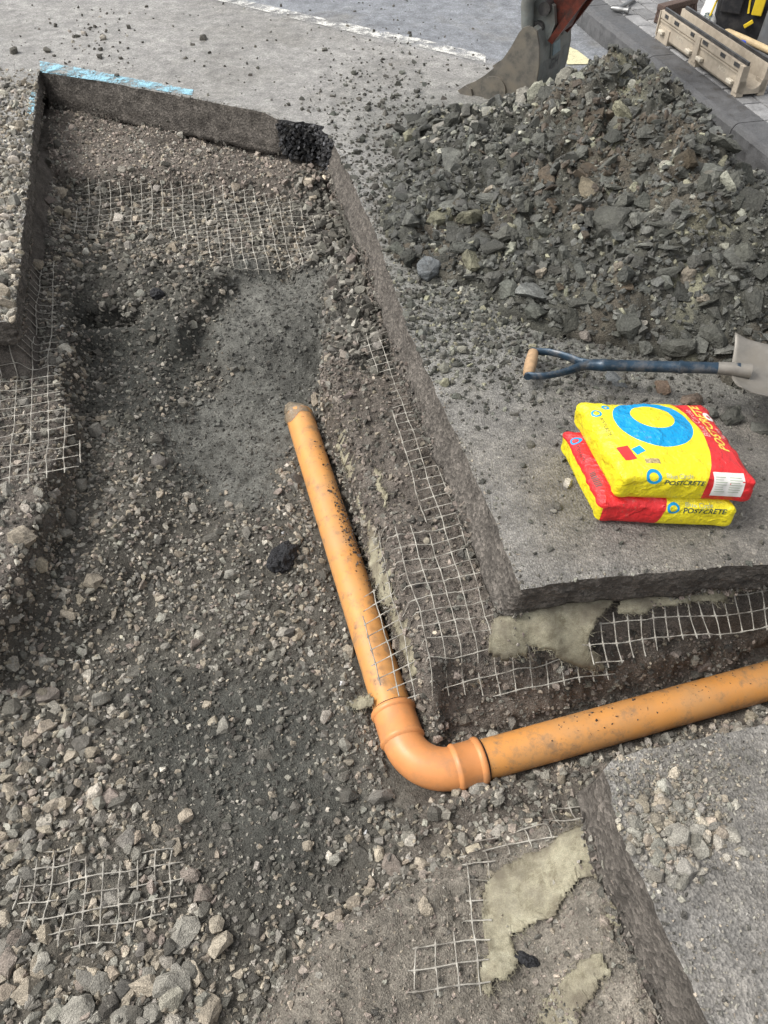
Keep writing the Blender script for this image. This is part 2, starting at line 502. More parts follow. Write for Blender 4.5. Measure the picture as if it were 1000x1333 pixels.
# ------------------------------------------------------------------ stones
def hull(n, seed, flat=0.75, boxy=0.0):
    r = np.random.default_rng(seed)
    for _ in range(20):
        p = r.normal(size=(n, 3)); p /= np.linalg.norm(p, axis=1)[:, None]
        p = np.sign(p) * np.abs(p) ** (1 - boxy * 0.5)
        p *= r.uniform(0.78, 1.08, (n, 1))
        p *= np.array([1.0, r.uniform(0.68, 0.95), r.uniform(flat - 0.15, flat + 0.1)])
        bm = bmesh.new()
        for q in p: bm.verts.new(q)
        bmesh.ops.convex_hull(bm, input=bm.verts)
        lo = [v for v in bm.verts if not v.link_faces]
        bmesh.ops.delete(bm, geom=lo, context='VERTS')
        bmesh.ops.triangulate(bm, faces=bm.faces)
        bm.verts.index_update()
        V = np.array([v.co[:] for v in bm.verts]); F = np.array([[v.index for v in f.verts] for f in bm.faces])
        bm.free()
        if len(F) >= 8: return V, F
T_SMALL = [hull(8, 100 + i, 0.7, 0.5) for i in range(20)]
T_MID = [hull(12, 200 + i, 0.66, 0.6) for i in range(28)]
T_BIG = [hull(26, 300 + i, 0.72, 0.5) for i in range(16)]
def crag(n, seed, flat, boxy, cuts=3, amp=0.07):
    V, F = hull(n, seed, flat, boxy)
    bm = bmesh.new(); vs = [bm.verts.new(v) for v in V]
    for f in F: bm.faces.new([vs[i] for i in f])
    bmesh.ops.subdivide_edges(bm, edges=bm.edges, cuts=cuts, use_grid_fill=True, smooth=0.12)
    bmesh.ops.triangulate(bm, faces=bm.faces)
    bm.normal_update(); bm.verts.index_update()
    P_ = np.array([v.co[:] for v in bm.verts]); Nn = np.array([v.normal[:] for v in bm.verts])
    a = fbm(P_[:, 0] * 2.6 + P_[:, 2] * 1.9 + seed, P_[:, 1] * 2.6 - P_[:, 2] * 2.3, seed, 3, 0.6)
    b = np.abs(fbm(P_[:, 0] * 1.4 - P_[:, 2] * 3.6 + seed, P_[:, 1] * 1.4 + P_[:, 2] * 3.1, seed + 7, 3, 0.6))
    P_ = P_ + Nn * (amp * 1.6 * a - amp * 1.3 * b)[:, None]
    F2 = np.array([[v.index for v in f.verts] for f in bm.faces]); bm.free()
    return P_, F2
C_BIG = [crag(22, 700 + i, 0.72, 0.5) for i in range(12)]
C_SLAB = [crag(16, 740 + i, 0.42, 0.8, 3, 0.06) for i in range(10)]
T_SLAB = [hull(18, 400 + i, 0.38, 0.8) for i in range(14)]

def rotm(n, tilt=math.pi):
    """random rotations; tilt limits how far they lean from flat"""
    a = rng.uniform(0, 2 * math.pi, n); t = rng.uniform(-1, 1, n) * tilt; b = rng.uniform(0, 2 * math.pi, n)
    ca, sa, ct, st, cb, sb = np.cos(a), np.sin(a), np.cos(t), np.sin(t), np.cos(b), np.sin(b)
    z = np.zeros(n); o = np.ones(n)
    A = np.stack([ca, -sa, z, sa, ca, z, z, z, o], 1).reshape(n, 3, 3)
    T = np.stack([o, z, z, z, ct, -st, z, st, ct], 1).reshape(n, 3, 3)
    B = np.stack([cb, -sb, z, sb, cb, z, z, z, o], 1).reshape(n, 3, 3)
    return A @ T @ B

def scatter(name, mat, pos, r, col, parent, templates, tilt=math.pi, **kw):
    n = len(pos)
    R = rotm(n, tilt)
    S = r[:, None] * rng.uniform(0.8, 1.2, (n, 3))
    which = rng.integers(0, len(templates), n)
    Vs, Fs, Cs = [], [], []; off = 0
    for k, (tv, tf) in enumerate(templates):
        i = np.nonzero(which == k)[0]
        if not len(i): continue
        v = np.einsum('nij,nmj->nmi', R[i], tv[None] * S[i][:, None, :]) + pos[i][:, None, :]
        Vs.append(v.reshape(-1, 3))
        Fs.append((tf[None] + (off + np.arange(len(i)) * len(tv))[:, None, None]).reshape(-1, 3))
        Cs.append(np.repeat(col[i], len(tv), 0)); off += len(i) * len(tv)
    me = mesh_np(name, np.concatenate(Vs), np.concatenate(Fs), False, np.concatenate(Cs))
    return link(name, me, mat, parent, **kw)

def join_scatters(name, mat, parent, sets, **kw):
    """several (pos,r,col,templates,tilt) sets in one mesh"""
    Vs, Fs, Cs = [], [], []; off = 0
    for pos, r, col, templates, tilt in sets:
        n = len(pos)
        if n == 0: continue
        R = rotm(n, tilt); S = r[:, None] * rng.uniform(0.8, 1.2, (n, 3)); which = rng.integers(0, len(templates), n)
        for k, (tv, tf) in enumerate(templates):
            i = np.nonzero(which == k)[0]
            if not len(i): continue
            v = np.einsum('nij,nmj->nmi', R[i], tv[None] * S[i][:, None, :]) + pos[i][:, None, :]
            Vs.append(v.reshape(-1, 3))
            Fs.append((tf[None] + (off + np.arange(len(i)) * len(tv))[:, None, None]).reshape(-1, 3))
            Cs.append(np.repeat(col[i], len(tv), 0)); off += len(i) * len(tv)
    return link(name, mesh_np(name, np.concatenate(Vs), np.concatenate(Fs), False, np.concatenate(Cs)), mat, parent, **kw)

def inview(x, y, z, mar=90):
    a, b = proj(x, y, z)
    return (a > -mar) & (a < 1000 + mar) & (b > -mar) & (b < 1333 + mar)

TAN = np.array([0.325, 0.282, 0.22]); GREY = np.array([0.25, 0.236, 0.202]); PINK = np.array([0.245, 0.208, 0.176]); DARK = np.array([0.105, 0.099, 0.085]); PALE = np.array([0.42, 0.385, 0.325])
def stonecol(n, pal, w, var=0.22):
    k = rng.choice(len(pal), n, p=np.array(w) / sum(w))
    c = np.array(pal)[k] * np.exp(rng.normal(0, var, (n, 1)))
    return np.clip(c * (1 + rng.normal(0, 0.012, (n, 3))), 0.02, 0.6)

NC = 150000
cx = rng.uniform(-2.0, 1.9, NC); cy = rng.uniform(0.0, 4.75, NC)
# more on the steep faces, which a plan view under-counts
ex_ = rng.uniform(-2.0, 1.9, 420000); ey_ = rng.uniform(0.0, 4.75, 420000)
kk = rng.random(420000) < np.clip((samp(SLOPE, ex_, ey_) - 0.5) * 0.28, 0, 1)
cx = np.concatenate([cx, ex_[kk]]); cy = np.concatenate([cy, ey_[kk]]); NC = len(cx)
cz = samp(H, cx, cy)
ok = inpoly(HBP, cx, cy) & inview(cx, cy, cz) & (samp(u, cx, cy) < 0.05)
dens = 1.0 - 0.10 * samp(z_wet, cx, cy) - 0.3 * samp(z_mudledge, cx, cy)
# keep the sampling even in the picture: fewer stones far away
fd = np.hypot(cy, CAMH - cz)
ok &= rng.random(NC) < dens * np.clip(1.25 - 0.22 * (fd - 1.8), 0.35, 1)
# drop what would sit inside the pipe
ok &= samp(DP, cx, cy) > 0.06
cx, cy, cz = cx[ok], cy[ok], cz[ok]
n = len(cx)
zb, zp, zd, zw, zl, zm, ze, zc, zr = (samp(a, cx, cy) for a in (z_big, z_pink, z_dark, z_wet, mb_left, z_mudledge, z_bed, z_clod, mb_br))
rmed = 0.0062 * np.ones(n)
for m_, v_ in ((zb, 0.0080), (zl, 0.0056), (zp, 0.0046), (zr, 0.0034), (ze, 0.0078), (zm, 0.0068), (zc, 0.0095), (zd, 0.0050), (zw, 0.0036)):
    rmed = rmed * (1 - m_) + v_ * m_
far_ = np.clip((np.hypot(cy, CAMH - cz) - 2.6) / 1.5, 0, 1)
rr = rmed * np.exp(rng.normal(0, 0.48, n)) * (1 + 0.35 * far_)
rr = np.clip(rr, 0.0028, 0.034)
colr = stonecol(n, [TAN, GREY, PINK, DARK, PALE], [0.25, 0.40, 0.07, 0.23, 0.05])
pk = stonecol(n, [PINK, GREY, TAN, DARK], [0.5, 0.15, 0.12, 0.23], 0.24) * 0.85
dk = stonecol(n, [DARK, GREY], [0.8, 0.2], 0.25)
wt = stonecol(n, [np.array([0.14, 0.138, 0.123]), DARK], [0.85, 0.15], 0.18)
z_top = mask([(50, 120), (440, 150), (450, 240), (395, 240), (95, 225), (50, 225)], -0.22, 0.03, 0.06, 33)
pk = pk * (1 + 0.35 * samp(mb_br, cx, cy) + 0.55 * samp(z_top, cx, cy))[:, None]
sel = rng.random(n)
colr = np.where((sel < zp)[:, None], pk, colr)
colr = np.where((rng.random(n) < zd * 0.85)[:, None], dk, colr)
colr = np.where((rng.random(n) < np.maximum(zm, zc) * 0.75)[:, None], dk * 1.1, colr)
colr = np.where((rng.random(n) < zw)[:, None], wt, colr)
cz = samp(H, cx, cy) + rr * rng.uniform(-0.25, 0.45, n)
am = samp(amp, cx, cy); g0_, g1_, gs_ = samp(gxx, cx, cy), samp(gyy, cx, cy), samp(SLOPE, cx, cy)
pos = np.stack([cx - (am + 0.25 * rr * np.clip(gs_, 0, 1)) * g0_ / (gs_ + 1e-6), cy - (am + 0.25 * rr * np.clip(gs_, 0, 1)) * g1_ / (gs_ + 1e-6), cz], 1)
# the 300 that show largest become objects of their own, less the ones placed by hand below
BIGST = [(75, 252, 0.055, 'tan'), (160, 221, 0.035, 'pale'), (98, 345, 0.04, 'tan'), (118, 352, 0.03, 'grey'), (47, 345, 0.04, 'tan'), (66, 318, 0.045, 'dark'),
         (133, 403, 0.022, 'pale'), (84, 695, 0.036, 'grey'), (125, 682, 0.024, 'tan'), (245, 645, 0.021, 'pale'), (297, 657, 0.022, 'pale'), (312, 660, 0.024, 'grey'),
         (148, 800, 0.02, 'tan'), (275, 700, 0.034, 'dark'), (105, 520, 0.026, 'tan'), (107, 545, 0.02, 'tan'), (135, 545, 0.02, 'tan'), (125, 500, 0.018, 'pale'),
         (465, 462, 0.024, 'grey'), (428, 466, 0.026, 'tan'), (450, 465, 0.015, 'tan'), (512, 480, 0.04, 'dark'), (408, 255, 0.035, 'dark'), (428, 330, 0.03, 'tan'),
         (462, 378, 0.03, 'dark'), (440, 350, 0.025, 'grey'), (445, 305, 0.025, 'dark'), (15, 1030, 0.034, 'tan'), (60, 1070, 0.03, 'pale'), (83, 1045, 0.028, 'tan'), (40, 1110, 0.026, 'grey'), (20, 1060, 0.03, 'grey'),
         (95, 985, 0.026, 'tan'), (33, 1000, 0.03, 'tan'), (122, 1045, 0.026, 'tan'), (155, 1045, 0.03, 'dark'), (146, 1066, 0.018, 'pale'), (135, 1098, 0.018, 'pale'),
         (203, 1080, 0.022, 'tan'), (228, 1103, 0.026, 'tan'), (167, 1104, 0.018, 'grey'), (265, 1165, 0.034, 'pink'), (245, 1140, 0.03, 'pink'), (237, 1215, 0.048, 'grey'),
         (207, 1245, 0.03, 'tan'), (225, 1285, 0.052, 'grey'), (190, 1287, 0.036, 'tan'), (252, 1268, 0.028, 'tan'), (268, 1315, 0.046, 'tan'), (132, 1280, 0.034, 'grey'),
         (168, 1298, 0.026, 'tan'), (35, 1290, 0.04, 'tan'), (50, 1262, 0.03, 'tan'), (100, 1320, 0.045, 'grey'), (200, 1320, 0.034, 'grey'), (158, 1325, 0.028, 'grey'),
         (225, 1335, 0.03, 'pale'), (10, 1255, 0.034, 'pink'), (20, 1222, 0.03, 'pink'), (110, 1278, 0.024, 'pink'), (192, 1266, 0.022, 'grey'), (252, 1183, 0.018, 'pale'),
         (290, 947, 0.03, 'grey'), (270, 918, 0.02, 'tan'), (175, 875, 0.028, 'grey'), (145, 925, 0.018, 'pale'), (355, 1035, 0.019, 'tan'), (400, 1102, 0.02, 'tan'), (345, 985, 0.03, 'dark'),
         (470, 1118, 0.034, 'dark'), (510, 1128, 0.036, 'pink'), (648, 1042, 0.03, 'grey'), (818, 1000, 0.04, 'pink'), (850, 1003, 0.03, 'grey'), (855, 965, 0.03, 'dark'),
         (922, 880, 0.024, 'grey'), (905, 878, 0.02, 'dark'), (985, 920, 0.03, 'grey'), (960, 945, 0.02, 'grey'), (555, 1180, 0.026, 'tan'), (30, 700, 0.045, 'tan'), (12, 640, 0.04, 'grey'),
         (180, 780, 0.022, 'grey'), (90, 800, 0.03, 'tan'), (60, 860, 0.026, 'grey'), (30, 905, 0.03, 'tan'), (115, 880, 0.024, 'pale'), (15, 865, 0.03, 'grey')]
PAL = {'tan': TAN, 'grey': GREY, 'pink': PINK * 0.9, 'dark': DARK * 1.05, 'pale': PALE}
big_me = []
for i, (tv, tf) in enumerate(T_BIG):
    me = mesh_np('stone', tv, tf, False); me.materials.append(M['stone']); big_me.append(me)
def put_stone(name, meshes, x, y, z, r, c, parent, tilt=0.5, asp=(1, 1, 1), rz=None):
    o = bpy.data.objects.new(name, random.choice(meshes))
    COL.objects.link(o)
    o.parent = parent
    o.matrix_parent_inverse = parent.matrix_world.inverted()
    o.location = (x, y, z)
    o.rotation_euler = (random.uniform(-tilt, tilt), random.uniform(-tilt, tilt), random.uniform(0, 6.28) if rz is None else rz)
    s = r
    o.scale = (s * asp[0] * random.uniform(.9, 1.15), s * asp[1] * random.uniform(.85, 1.1), s * asp[2] * random.uniform(.8, 1.05))
    o.color = (*[float(min(max(k, 0.02), 0.7)) for k in c], 1)
    return o
def ground_hit(px, py, z0=-0.4):
    z = z0
    for _ in range(12):
        x, y = P(px, py, z); z = 0.5 * z + 0.5 * float(samp(H, x, y))
    return x, y, z
crag_me = []
for tv, tf in C_BIG:
    me = mesh_np('stone', tv, tf, False); me.materials.append(M['stone']); crag_me.append(me)
for px, py, r, k in BIGST:
    x, y, z = ground_hit(px, py)
    put_stone('stone', crag_me, x, y, z + r * 0.02, r * 0.95, PAL[k] * random.uniform(0.85, 1.15), ground)
shown = rr / fd[ok]
order = np.argsort(-shown)
nb = 300 - len(BIGST)
for i in order[:nb]:
    put_stone('stone', big_me, cx[i], cy[i], cz[i], rr[i] * 1.05, colr[i], ground, 0.9)
rest = order[nb:]
sm = rest[rr[rest] < 0.0062]; md = rest[rr[rest] >= 0.0062]
join_scatters('gravel', M['gravel'], ground, [(pos[sm], rr[sm], colr[sm], T_SMALL, math.pi), (pos[md], rr[md], colr[md], T_MID, math.pi)], kind='stuff')
print('trench stones', n)

# ------------------------------------------------------------------ the road with its hole
ROADX = None
step = 0.03
rx, ry = np.meshgrid(np.arange(-3.4, 3.2, step), np.arange(-0.9, 6.6, step))
rx = rx.ravel() + rng.uniform(-.006, .006, rx.size); ry = ry.ravel() + rng.uniform(-.006, .006, ry.size)
tt = rx * NRM.x + ry * NRM.y
k = ~inpoly(HBP, rx, ry) & (tt < 2.6)
# keep the grid points a little away from the outline
near = np.zeros(rx.shape, bool)
for hx, hy in HBP[::1]:
    near |= (np.abs(rx - hx) < 0.012) & (np.abs(ry - hy) < 0.012)
k &= ~near
pts = [Vector((a, b)) for a, b in HBP] + [Vector((-150, -60)), Vector((150, -60)), Vector((150, 300)), Vector((-150, 300))] + [Vector((a, b)) for a, b in zip(rx[k], ry[k])]
nh = len(HBP)
edges = [(i, (i + 1) % nh) for i in range(nh)] + [(nh, nh + 1), (nh + 1, nh + 2), (nh + 2, nh + 3), (nh + 3, nh)]
rv, re, rf, _, _, _ = geometry.delaunay_2d_cdt(pts, edges, [], 0, 1e-5)
rv = np.array([v[:] for v in rv]); rf = np.array([f for f in rf])
cen = rv[rf].mean(1)
rf = rf[~inpoly(HBP, cen[:, 0], cen[:, 1])]
far = np.clip((np.hypot(rv[:, 0], rv[:, 1] - 2.5) - 5) / 3, 0, 1)
rz = road_z(rv[:, 0], rv[:, 1]) * (1 - far)
# colour of the surface itself: old dusty asphalt, newer blue-grey beyond the white line, muddy by the heap
LA, LB = P(300, 3), P(630, 80)
ln = np.array([LB[0] - LA[0], LB[1] - LA[1]]); ln /= np.linalg.norm(ln)
side = (rv[:, 0] - LA[0]) * (-ln[1]) + (rv[:, 1] - LA[1]) * ln[0]
c_old = np.array([0.272, 0.262, 0.243]); c_new = np.array([0.20, 0.21, 0.225]); c_mud = np.array([0.145, 0.143, 0.125]); c_grime = np.array([0.142, 0.130, 0.112])
w_new = np.clip(side / 0.15 + 0.5, 0, 1)[:, None]
RC = c_old * (1 - w_new) + c_new * w_new
def blob(cx_, cy_, sx_, sy_=None):
    return np.exp(-(((rv[:, 0] - cx_) / sx_) ** 2 + ((rv[:, 1] - cy_) / (sy_ or sx_)) ** 2))
nz = fbm(rv[:, 0] * 3, rv[:, 1] * 3, 91, 4); nz2 = fbm(rv[:, 0] * 11, rv[:, 1] * 11, 95, 4)
w_mud = np.clip(1.3 * np.maximum(np.maximum(blob(0.9, 2.1, .75, .45), blob(0.35, 2.7, .45, .8)), blob(.3, 4.0, .45, .5)) + nz * 0.5 + nz2 * .35, 0, 1)[:, None]
RC = RC * (1 - w_mud) + c_mud * w_mud
w_g = np.clip(1.2 * np.maximum(blob(0.75, 1.5, .6, .5), 0.85 * blob(0.9, .2, .8, 1.0)) + nz * 0.6 + nz2 * 0.3, 0, 1)[:, None]
RC = RC * (1 - w_g) + c_grime * w_g
RC = RC * (1 + 0.3 * nz2[:, None])
road = link('road', mesh_np('road', np.column_stack([rv, rz]), rf, True, np.clip(RC, .03, .5)), M['asphalt'], kind='structure',
            label='old grey asphalt road with a trench sawn through it')

# cut asphalt faces round the hole
rows = 11
th = np.array([h[2] for h in HB]); fl = np.array([h[3] for h in HB])
th = th * (1 + 0.10 * fbm(HBx * 5, HBy * 5, 101, 3))
zt = road_z(HBx, HBy)
WV = []; WC = []
for r_ in range(rows):
    t = r_ / (rows - 2)
    if r_ < rows - 1:
        off_ = fl * t ** 1.4 + (0.012 * fbm(HBx * 22 + r_ * 1.3, HBy * 22 + r_ * 2.1, 105, 3) + 0.006 * vnoise(HBx * 70 + r_ * 9, HBy * 70, 107)) * (0.25 + 0.75 * min(1, 4 * t) if r_ else 0)
        z_ = zt - th * t
    else:
        off_ = fl - 0.13; z_ = zt - th + 0.004
    brk = np.array([1.0 if h[4] == 'brk' else 0.0 for h in HB])
    off_ = off_ + brk * (0.05 * fbm(HBx * 18, HBy * 18 + r_ * .5, 109, 3) * min(1, 3 * t))
    WV.append(np.column_stack([HBx + inx * off_, HBy + iny * off_, z_]))
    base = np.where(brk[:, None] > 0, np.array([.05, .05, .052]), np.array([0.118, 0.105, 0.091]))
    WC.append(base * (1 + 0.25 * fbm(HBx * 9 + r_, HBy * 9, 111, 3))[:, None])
WV = np.concatenate(WV); WC = np.concatenate(WC)
ii = np.arange(nh); jj = (ii + 1) % nh
WF = np.concatenate([np.stack([r_ * nh + ii, r_ * nh + jj, (r_ + 1) * nh + jj, (r_ + 1) * nh + ii], 1) for r_ in range(rows - 1)])
link('cut_edge', mesh_np('cut_edge', WV, WF, True, WC), M['cut'], road)

# painted markings: worn paint on the road
def paint_material(name, col, wear, scale=18):
    m, nt, b = newmat(name)
    pos = poscoord(nt)
    n1 = noise(nt, pos, scale, 8, 0.75); n2 = noise(nt, pos, 130, 3, 0.7)
    c = mixc(nt, 0.6, col, ramp(nt, n2, [(0.3, 0.6), (0.7, 1.25)]), 'MULTIPLY')
    nt.links.new(c, b.inputs['Base Color'])
    b.inputs['Roughness'].default_value = 0.8
    add = N(nt, 'ShaderNodeMath', operation='ADD'); nt.links.new(n1, add.inputs[0])
    sc_ = N(nt, 'ShaderNodeMath', operation='MULTIPLY_ADD', inp={1: 0.5, 2: -0.25}); nt.links.new(n2, sc_.inputs[0])
    nt.links.new(sc_.outputs[0], add.inputs[1])
    nt.links.new(ramp(nt, add.outputs[0], [(wear - 0.06, 0.0), (wear + 0.08, 1.0)]), b.inputs['Alpha'])
    bump(nt, b, n2, 0.002, 0.6)
    return m
def marking(name, quad_px, mat, nx=60, ny=8):
    q = [np.array(P(*c)) for c in quad_px]
    a, b = np.meshgrid(np.linspace(0, 1, nx), np.linspace(0, 1, ny))
    a = a.ravel()[:, None]; b = b.ravel()[:, None]
    xy = (q[0] * (1 - a) + q[1] * a) * (1 - b) + (q[3] * (1 - a) + q[2] * a) * b
    z = road_z(xy[:, 0], xy[:, 1]) + 0.004
    i, j = np.meshgrid(np.arange(nx - 1), np.arange(ny - 1)); s = (j * nx + i).ravel()
    F = np.stack([s, s + 1, s + nx + 1, s + nx], 1)
    return link(name, mesh_np(name, np.column_stack([xy, z]), F, True), mat, road)
M['white_paint'] = paint_material('white_road_paint', (0.60, 0.59, 0.55), 0.50, 9)
M['blue_paint'] = paint_material('blue_spray_paint', (0.26, 0.48, 0.58), 0.50, 12)
M['yellow_paint'] = paint_material('yellow_road_paint', (0.58, 0.54, 0.34), 0.36)
marking('white_line', [(250, -14), (632, 72), (632, 83), (250, -6)], M['white_paint'], 110, 6)
marking('blue_spray_line', [(52, 80), (252, 117), (250, 124), (53, 95)], M['blue_paint'], 60, 6)
marking('blue_spray_mark', [(40, 120), (47, 120), (44, 150), (36, 150)], M['blue_paint'], 10, 10)
marking('yellow_mark', [(735, 58), (752, 66), (775, 84), (738, 84)], M['yellow_paint'], 14, 12)

# ------------------------------------------------------------------ kerb and block paving
KZ = 0.115
def kp(s, t, z): return Vector((DIR.x * s + NRM.x * t, DIR.y * s + NRM.y * t, z))
kerb = empty('kerb', kp(4, 2.41, 0), 'row of grey concrete kerb stones between the road and the block paving', kind='structure')
T0, T1 = 2.335, 2.495
prof = [(T0, -0.12), (T0, 0.06), (T0 + 0.004, 0.092), (T0 + 0.016, 0.108), (T0 + 0.032, KZ), (T1, KZ + 0.001), (T1, -0.12)]
for i in range(-2, 9):
    mb = MB()
    s0 = 0.55 + i * 0.915
    mb.prism(prof, s0 + 0.003, s0 + 0.912, lambda a, b, w: kp(w, a + random.uniform(-.0008, .0008), b))
    mb.build('kerb_stone', M['kerb'], kerb)
# pavement bed and pavers
pav = MB()
pav.add([kp(-3, T1 + .002, 0.02), kp(-3, 40, 0.02), kp(40, 40, 0.02), kp(40, T1 + .002, 0.02), kp(-3, T1 + .002, KZ - .012), kp(-3, 40, KZ - .012), kp(40, 40, KZ - .012), kp(40, T1 + .002, KZ - .012)],
        [(4, 5, 6, 7), (0, 4, 7, 3)])
pavement = pav.build('pavement', M['mud'], None, kind='structure')
mbp = MB().box((0, 0, 0), (0.192, 0.092, 0.05), bev=0.006)
me_p = bpy.data.meshes.new('paver'); me_p.from_pydata(mbp.v, [], mbp.f); me_p.shade_flat(); me_p.materials.append(M['paver'])
ang = math.atan2(DIR.y, DIR.x)
npv = 0
cands = []
for r_ in range(0, 34):
    for q_ in range(0, 46):
        s = 1.6 + q_ * 0.2 + (0.1 if r_ % 2 else 0); t = T1 + 0.054 + r_ * 0.1
        p = kp(s, t, KZ - 0.026)
        a, b = proj(p.x, p.y, p.z)
        if -60 < b < 330 and a < 1080 and p.y < 8:
            cands.append((b < -15 or a > 1012, s, t))
cands.sort()
pl = []
for i, (o_, s, t) in enumerate(cands):
    if i >= 300: break
    p = kp(s, t, KZ - 0.024 + random.uniform(-.0015, .0015))
    o = bpy.data.objects.new('paver', me_p); COL.objects.link(o); o.parent = pavement
    o.location = p; o.rotation_euler = (random.uniform(-.006, .006), random.uniform(-.006, .006), ang)
    g = random.uniform(0.17, 0.29); o.color = (g * 1.0, g * 0.99, g * 0.98, 1)
print('pavers', min(300, len(cands)), len(cands))

# ------------------------------------------------------------------ spoil heap
HXs = np.arange(-0.15, 2.4, 0.0105); HYs = np.arange(1.75, 4.7, 0.0105)
SX, SY = np.meshgrid(HXs, HYs)
foot = [(0.06, 3.65), (0.20, 3.95), (0.45, 4.06), (0.85, 4.16), (1.2, 4.25), (1.42, 4.05), (1.58, 3.6), (1.68, 3.1), (1.80, 2.6), (1.95, 1.9), (1.4, 1.88), (1.1, 1.98), (0.72, 2.22), (0.40, 2.38), (0.17, 2.55), (0.02, 2.95)]
ridge = [(0.55, 3.45, 0.06), (0.82, 3.48, 0.15), (1.05, 3.46, 0.37), (1.10, 3.05, 0.31), (1.24, 2.5, 0.27), (1.45, 2.1, 0.2)]
def heap_z(x, y, rough=True):
    x = np.asarray(x, float); y = np.asarray(y, float)
    h = np.zeros(x.shape)
    for (a, b) in zip(ridge[:-1], ridge[1:]):
        bx, by = b[0] - a[0], b[1] - a[1]
        t = np.clip(((x - a[0]) * bx + (y - a[1]) * by) / (bx * bx + by * by), 0, 1)
        d = np.hypot(x - a[0] - t * bx, y - a[1] - t * by)
        h = np.maximum(h, (a[2] + (b[2] - a[2]) * t) * np.exp(-(d / 0.52) ** 2))
    # falls to nothing at its foot
    xw = x + 0.16 * fbm(x * 4, y * 4, 130, 4); yw = y + 0.16 * fbm(x * 4, y * 4, 134, 4)
    ed = np.full(x.shape, 9.0)
    for i in range(len(foot)):
        ed = np.minimum(ed, dseg(xw, yw, foot[i], foot[(i + 1) % len(foot)]))
    ed = np.where(inpoly(foot, xw, yw), ed, -ed)
    for (ha, hb) in zip(hole[7:15], hole[8:16]):       # stays back from the lip of the trench
        lx, ly = hb[0] - ha[0], hb[1] - ha[1]; ll = math.hypot(lx, ly)
        sd_ = ((x - ha[0]) * -ly + (y - ha[1]) * lx) / ll
        inseg = (y > min(ha[1], hb[1]) - .02) & (y < max(ha[1], hb[1]) + .02)
        ed = np.where(inseg, np.minimum(ed, sd_ - 0.05), ed)
    e = np.clip((ed + 0.02) / 0.42, 0, 1); e = e ** 0.75
    kt = 2.33 - (x * NRM.x + y * NRM.y)
    h = h * e * np.clip(kt / 0.55, 0.0, 1) + 0.035 * np.clip((ed) / 0.08, 0, 1)
    lum = 0.10 * fbm(x * 5.5, y * 5.5, 138, 3) + 0.085 * (np.abs(fbm(x * 13, y * 13, 142, 3)) - 0.1)
    h = h + lum * np.clip(ed / 0.3, 0, 1) * np.clip(kt / 0.4, 0, 1) + 0.02
    if rough: h = h + 0.034 * np.abs(fbm(x * 38, y * 38, 146, 2)) * np.clip(ed / 0.1, 0, 1) + 0.008 * vnoise(x * 90, y * 90, 148)
    return np.where(ed < -0.015, -0.05, h), ed
HH, ED = heap_z(SX, SY)
kq = (ED > -0.03)
qk = kq[:-1, :-1] & kq[1:, :-1] & kq[:-1, 1:] & kq[1:, 1:]
use = np.zeros(SX.shape, bool)
use[:-1, :-1] |= qk; use[1:, :-1] |= qk; use[:-1, 1:] |= qk; use[1:, 1:] |= qk
ids = -np.ones(SX.shape, int); ids[use] = np.arange(use.sum())
Q = np.stack([ids[:-1, :-1][qk], ids[:-1, 1:][qk], ids[1:, 1:][qk], ids[1:, :-1][qk]], 1)
br = np.clip(fbm(SX * 4, SY * 4, 150, 4) * 2.4, 0, 1)[..., None]; yl = np.clip(fbm(SX * 7, SY * 7, 155, 5) * 3 - 0.75, 0, 1)[..., None]
HC = np.array([0.062, 0.061, 0.050]) * (1 - br * .55) + np.array([0.105, 0.083, 0.06]) * br * .55
HC = HC * (1 - yl * .6) + np.array([0.24, 0.23, 0.155]) * yl * .6
HC = HC * (1 + 0.35 * fbm(SX * 20, SY * 20, 160, 3))[..., None]
heap = empty('spoil_heap', (1.05, 3.2, 0), 'large heap of dark dug-out soil and broken rock on the road beside the kerb', 'spoil heap')
def child(o, parent):
    o.parent = parent; o.matrix_parent_inverse = parent.matrix_world.inverted(); return o
child(link('mound', mesh_np('mound', np.column_stack([SX[use], SY[use], HH[use]]), Q, True, np.clip(HC[use], .02, .4)), M['spoil']), heap)
# rubble over the heap
NR = 52000
hx = rng.uniform(-0.1, 2.1, NR); hy = rng.uniform(1.8, 4.6, NR)
hz, he = heap_z(hx, hy)
o_ = (he > 0.0) & inview(hx, hy, hz, 60)
hx, hy, hz, he = hx[o_], hy[o_], hz[o_], he[o_]
nr = len(hx)
hr = np.clip(0.0062 * np.exp(rng.normal(0, 0.68, nr)), 0.003, 0.05)
SD = np.array([0.082, 0.082, 0.070]); SG = np.array([0.128, 0.129, 0.113]); SL = np.array([0.25, 0.245, 0.20]); SB = np.array([0.10, 0.078, 0.055]); SY_ = np.array([0.27, 0.258, 0.18]); SBL = np.array([0.13, 0.138, 0.14])
hc = stonecol(nr, [SD, SG, SL, SY_], [0.66, 0.25, 0.05, 0.04], 0.25)
bw = np.exp(-(((hx - 0.85) / 0.22) ** 2 + ((hy - 3.1) / 0.3) ** 2))
hc = np.where((rng.random(nr) < bw * 0.55)[:, None], stonecol(nr, [SB], [1.0], 0.25), hc)
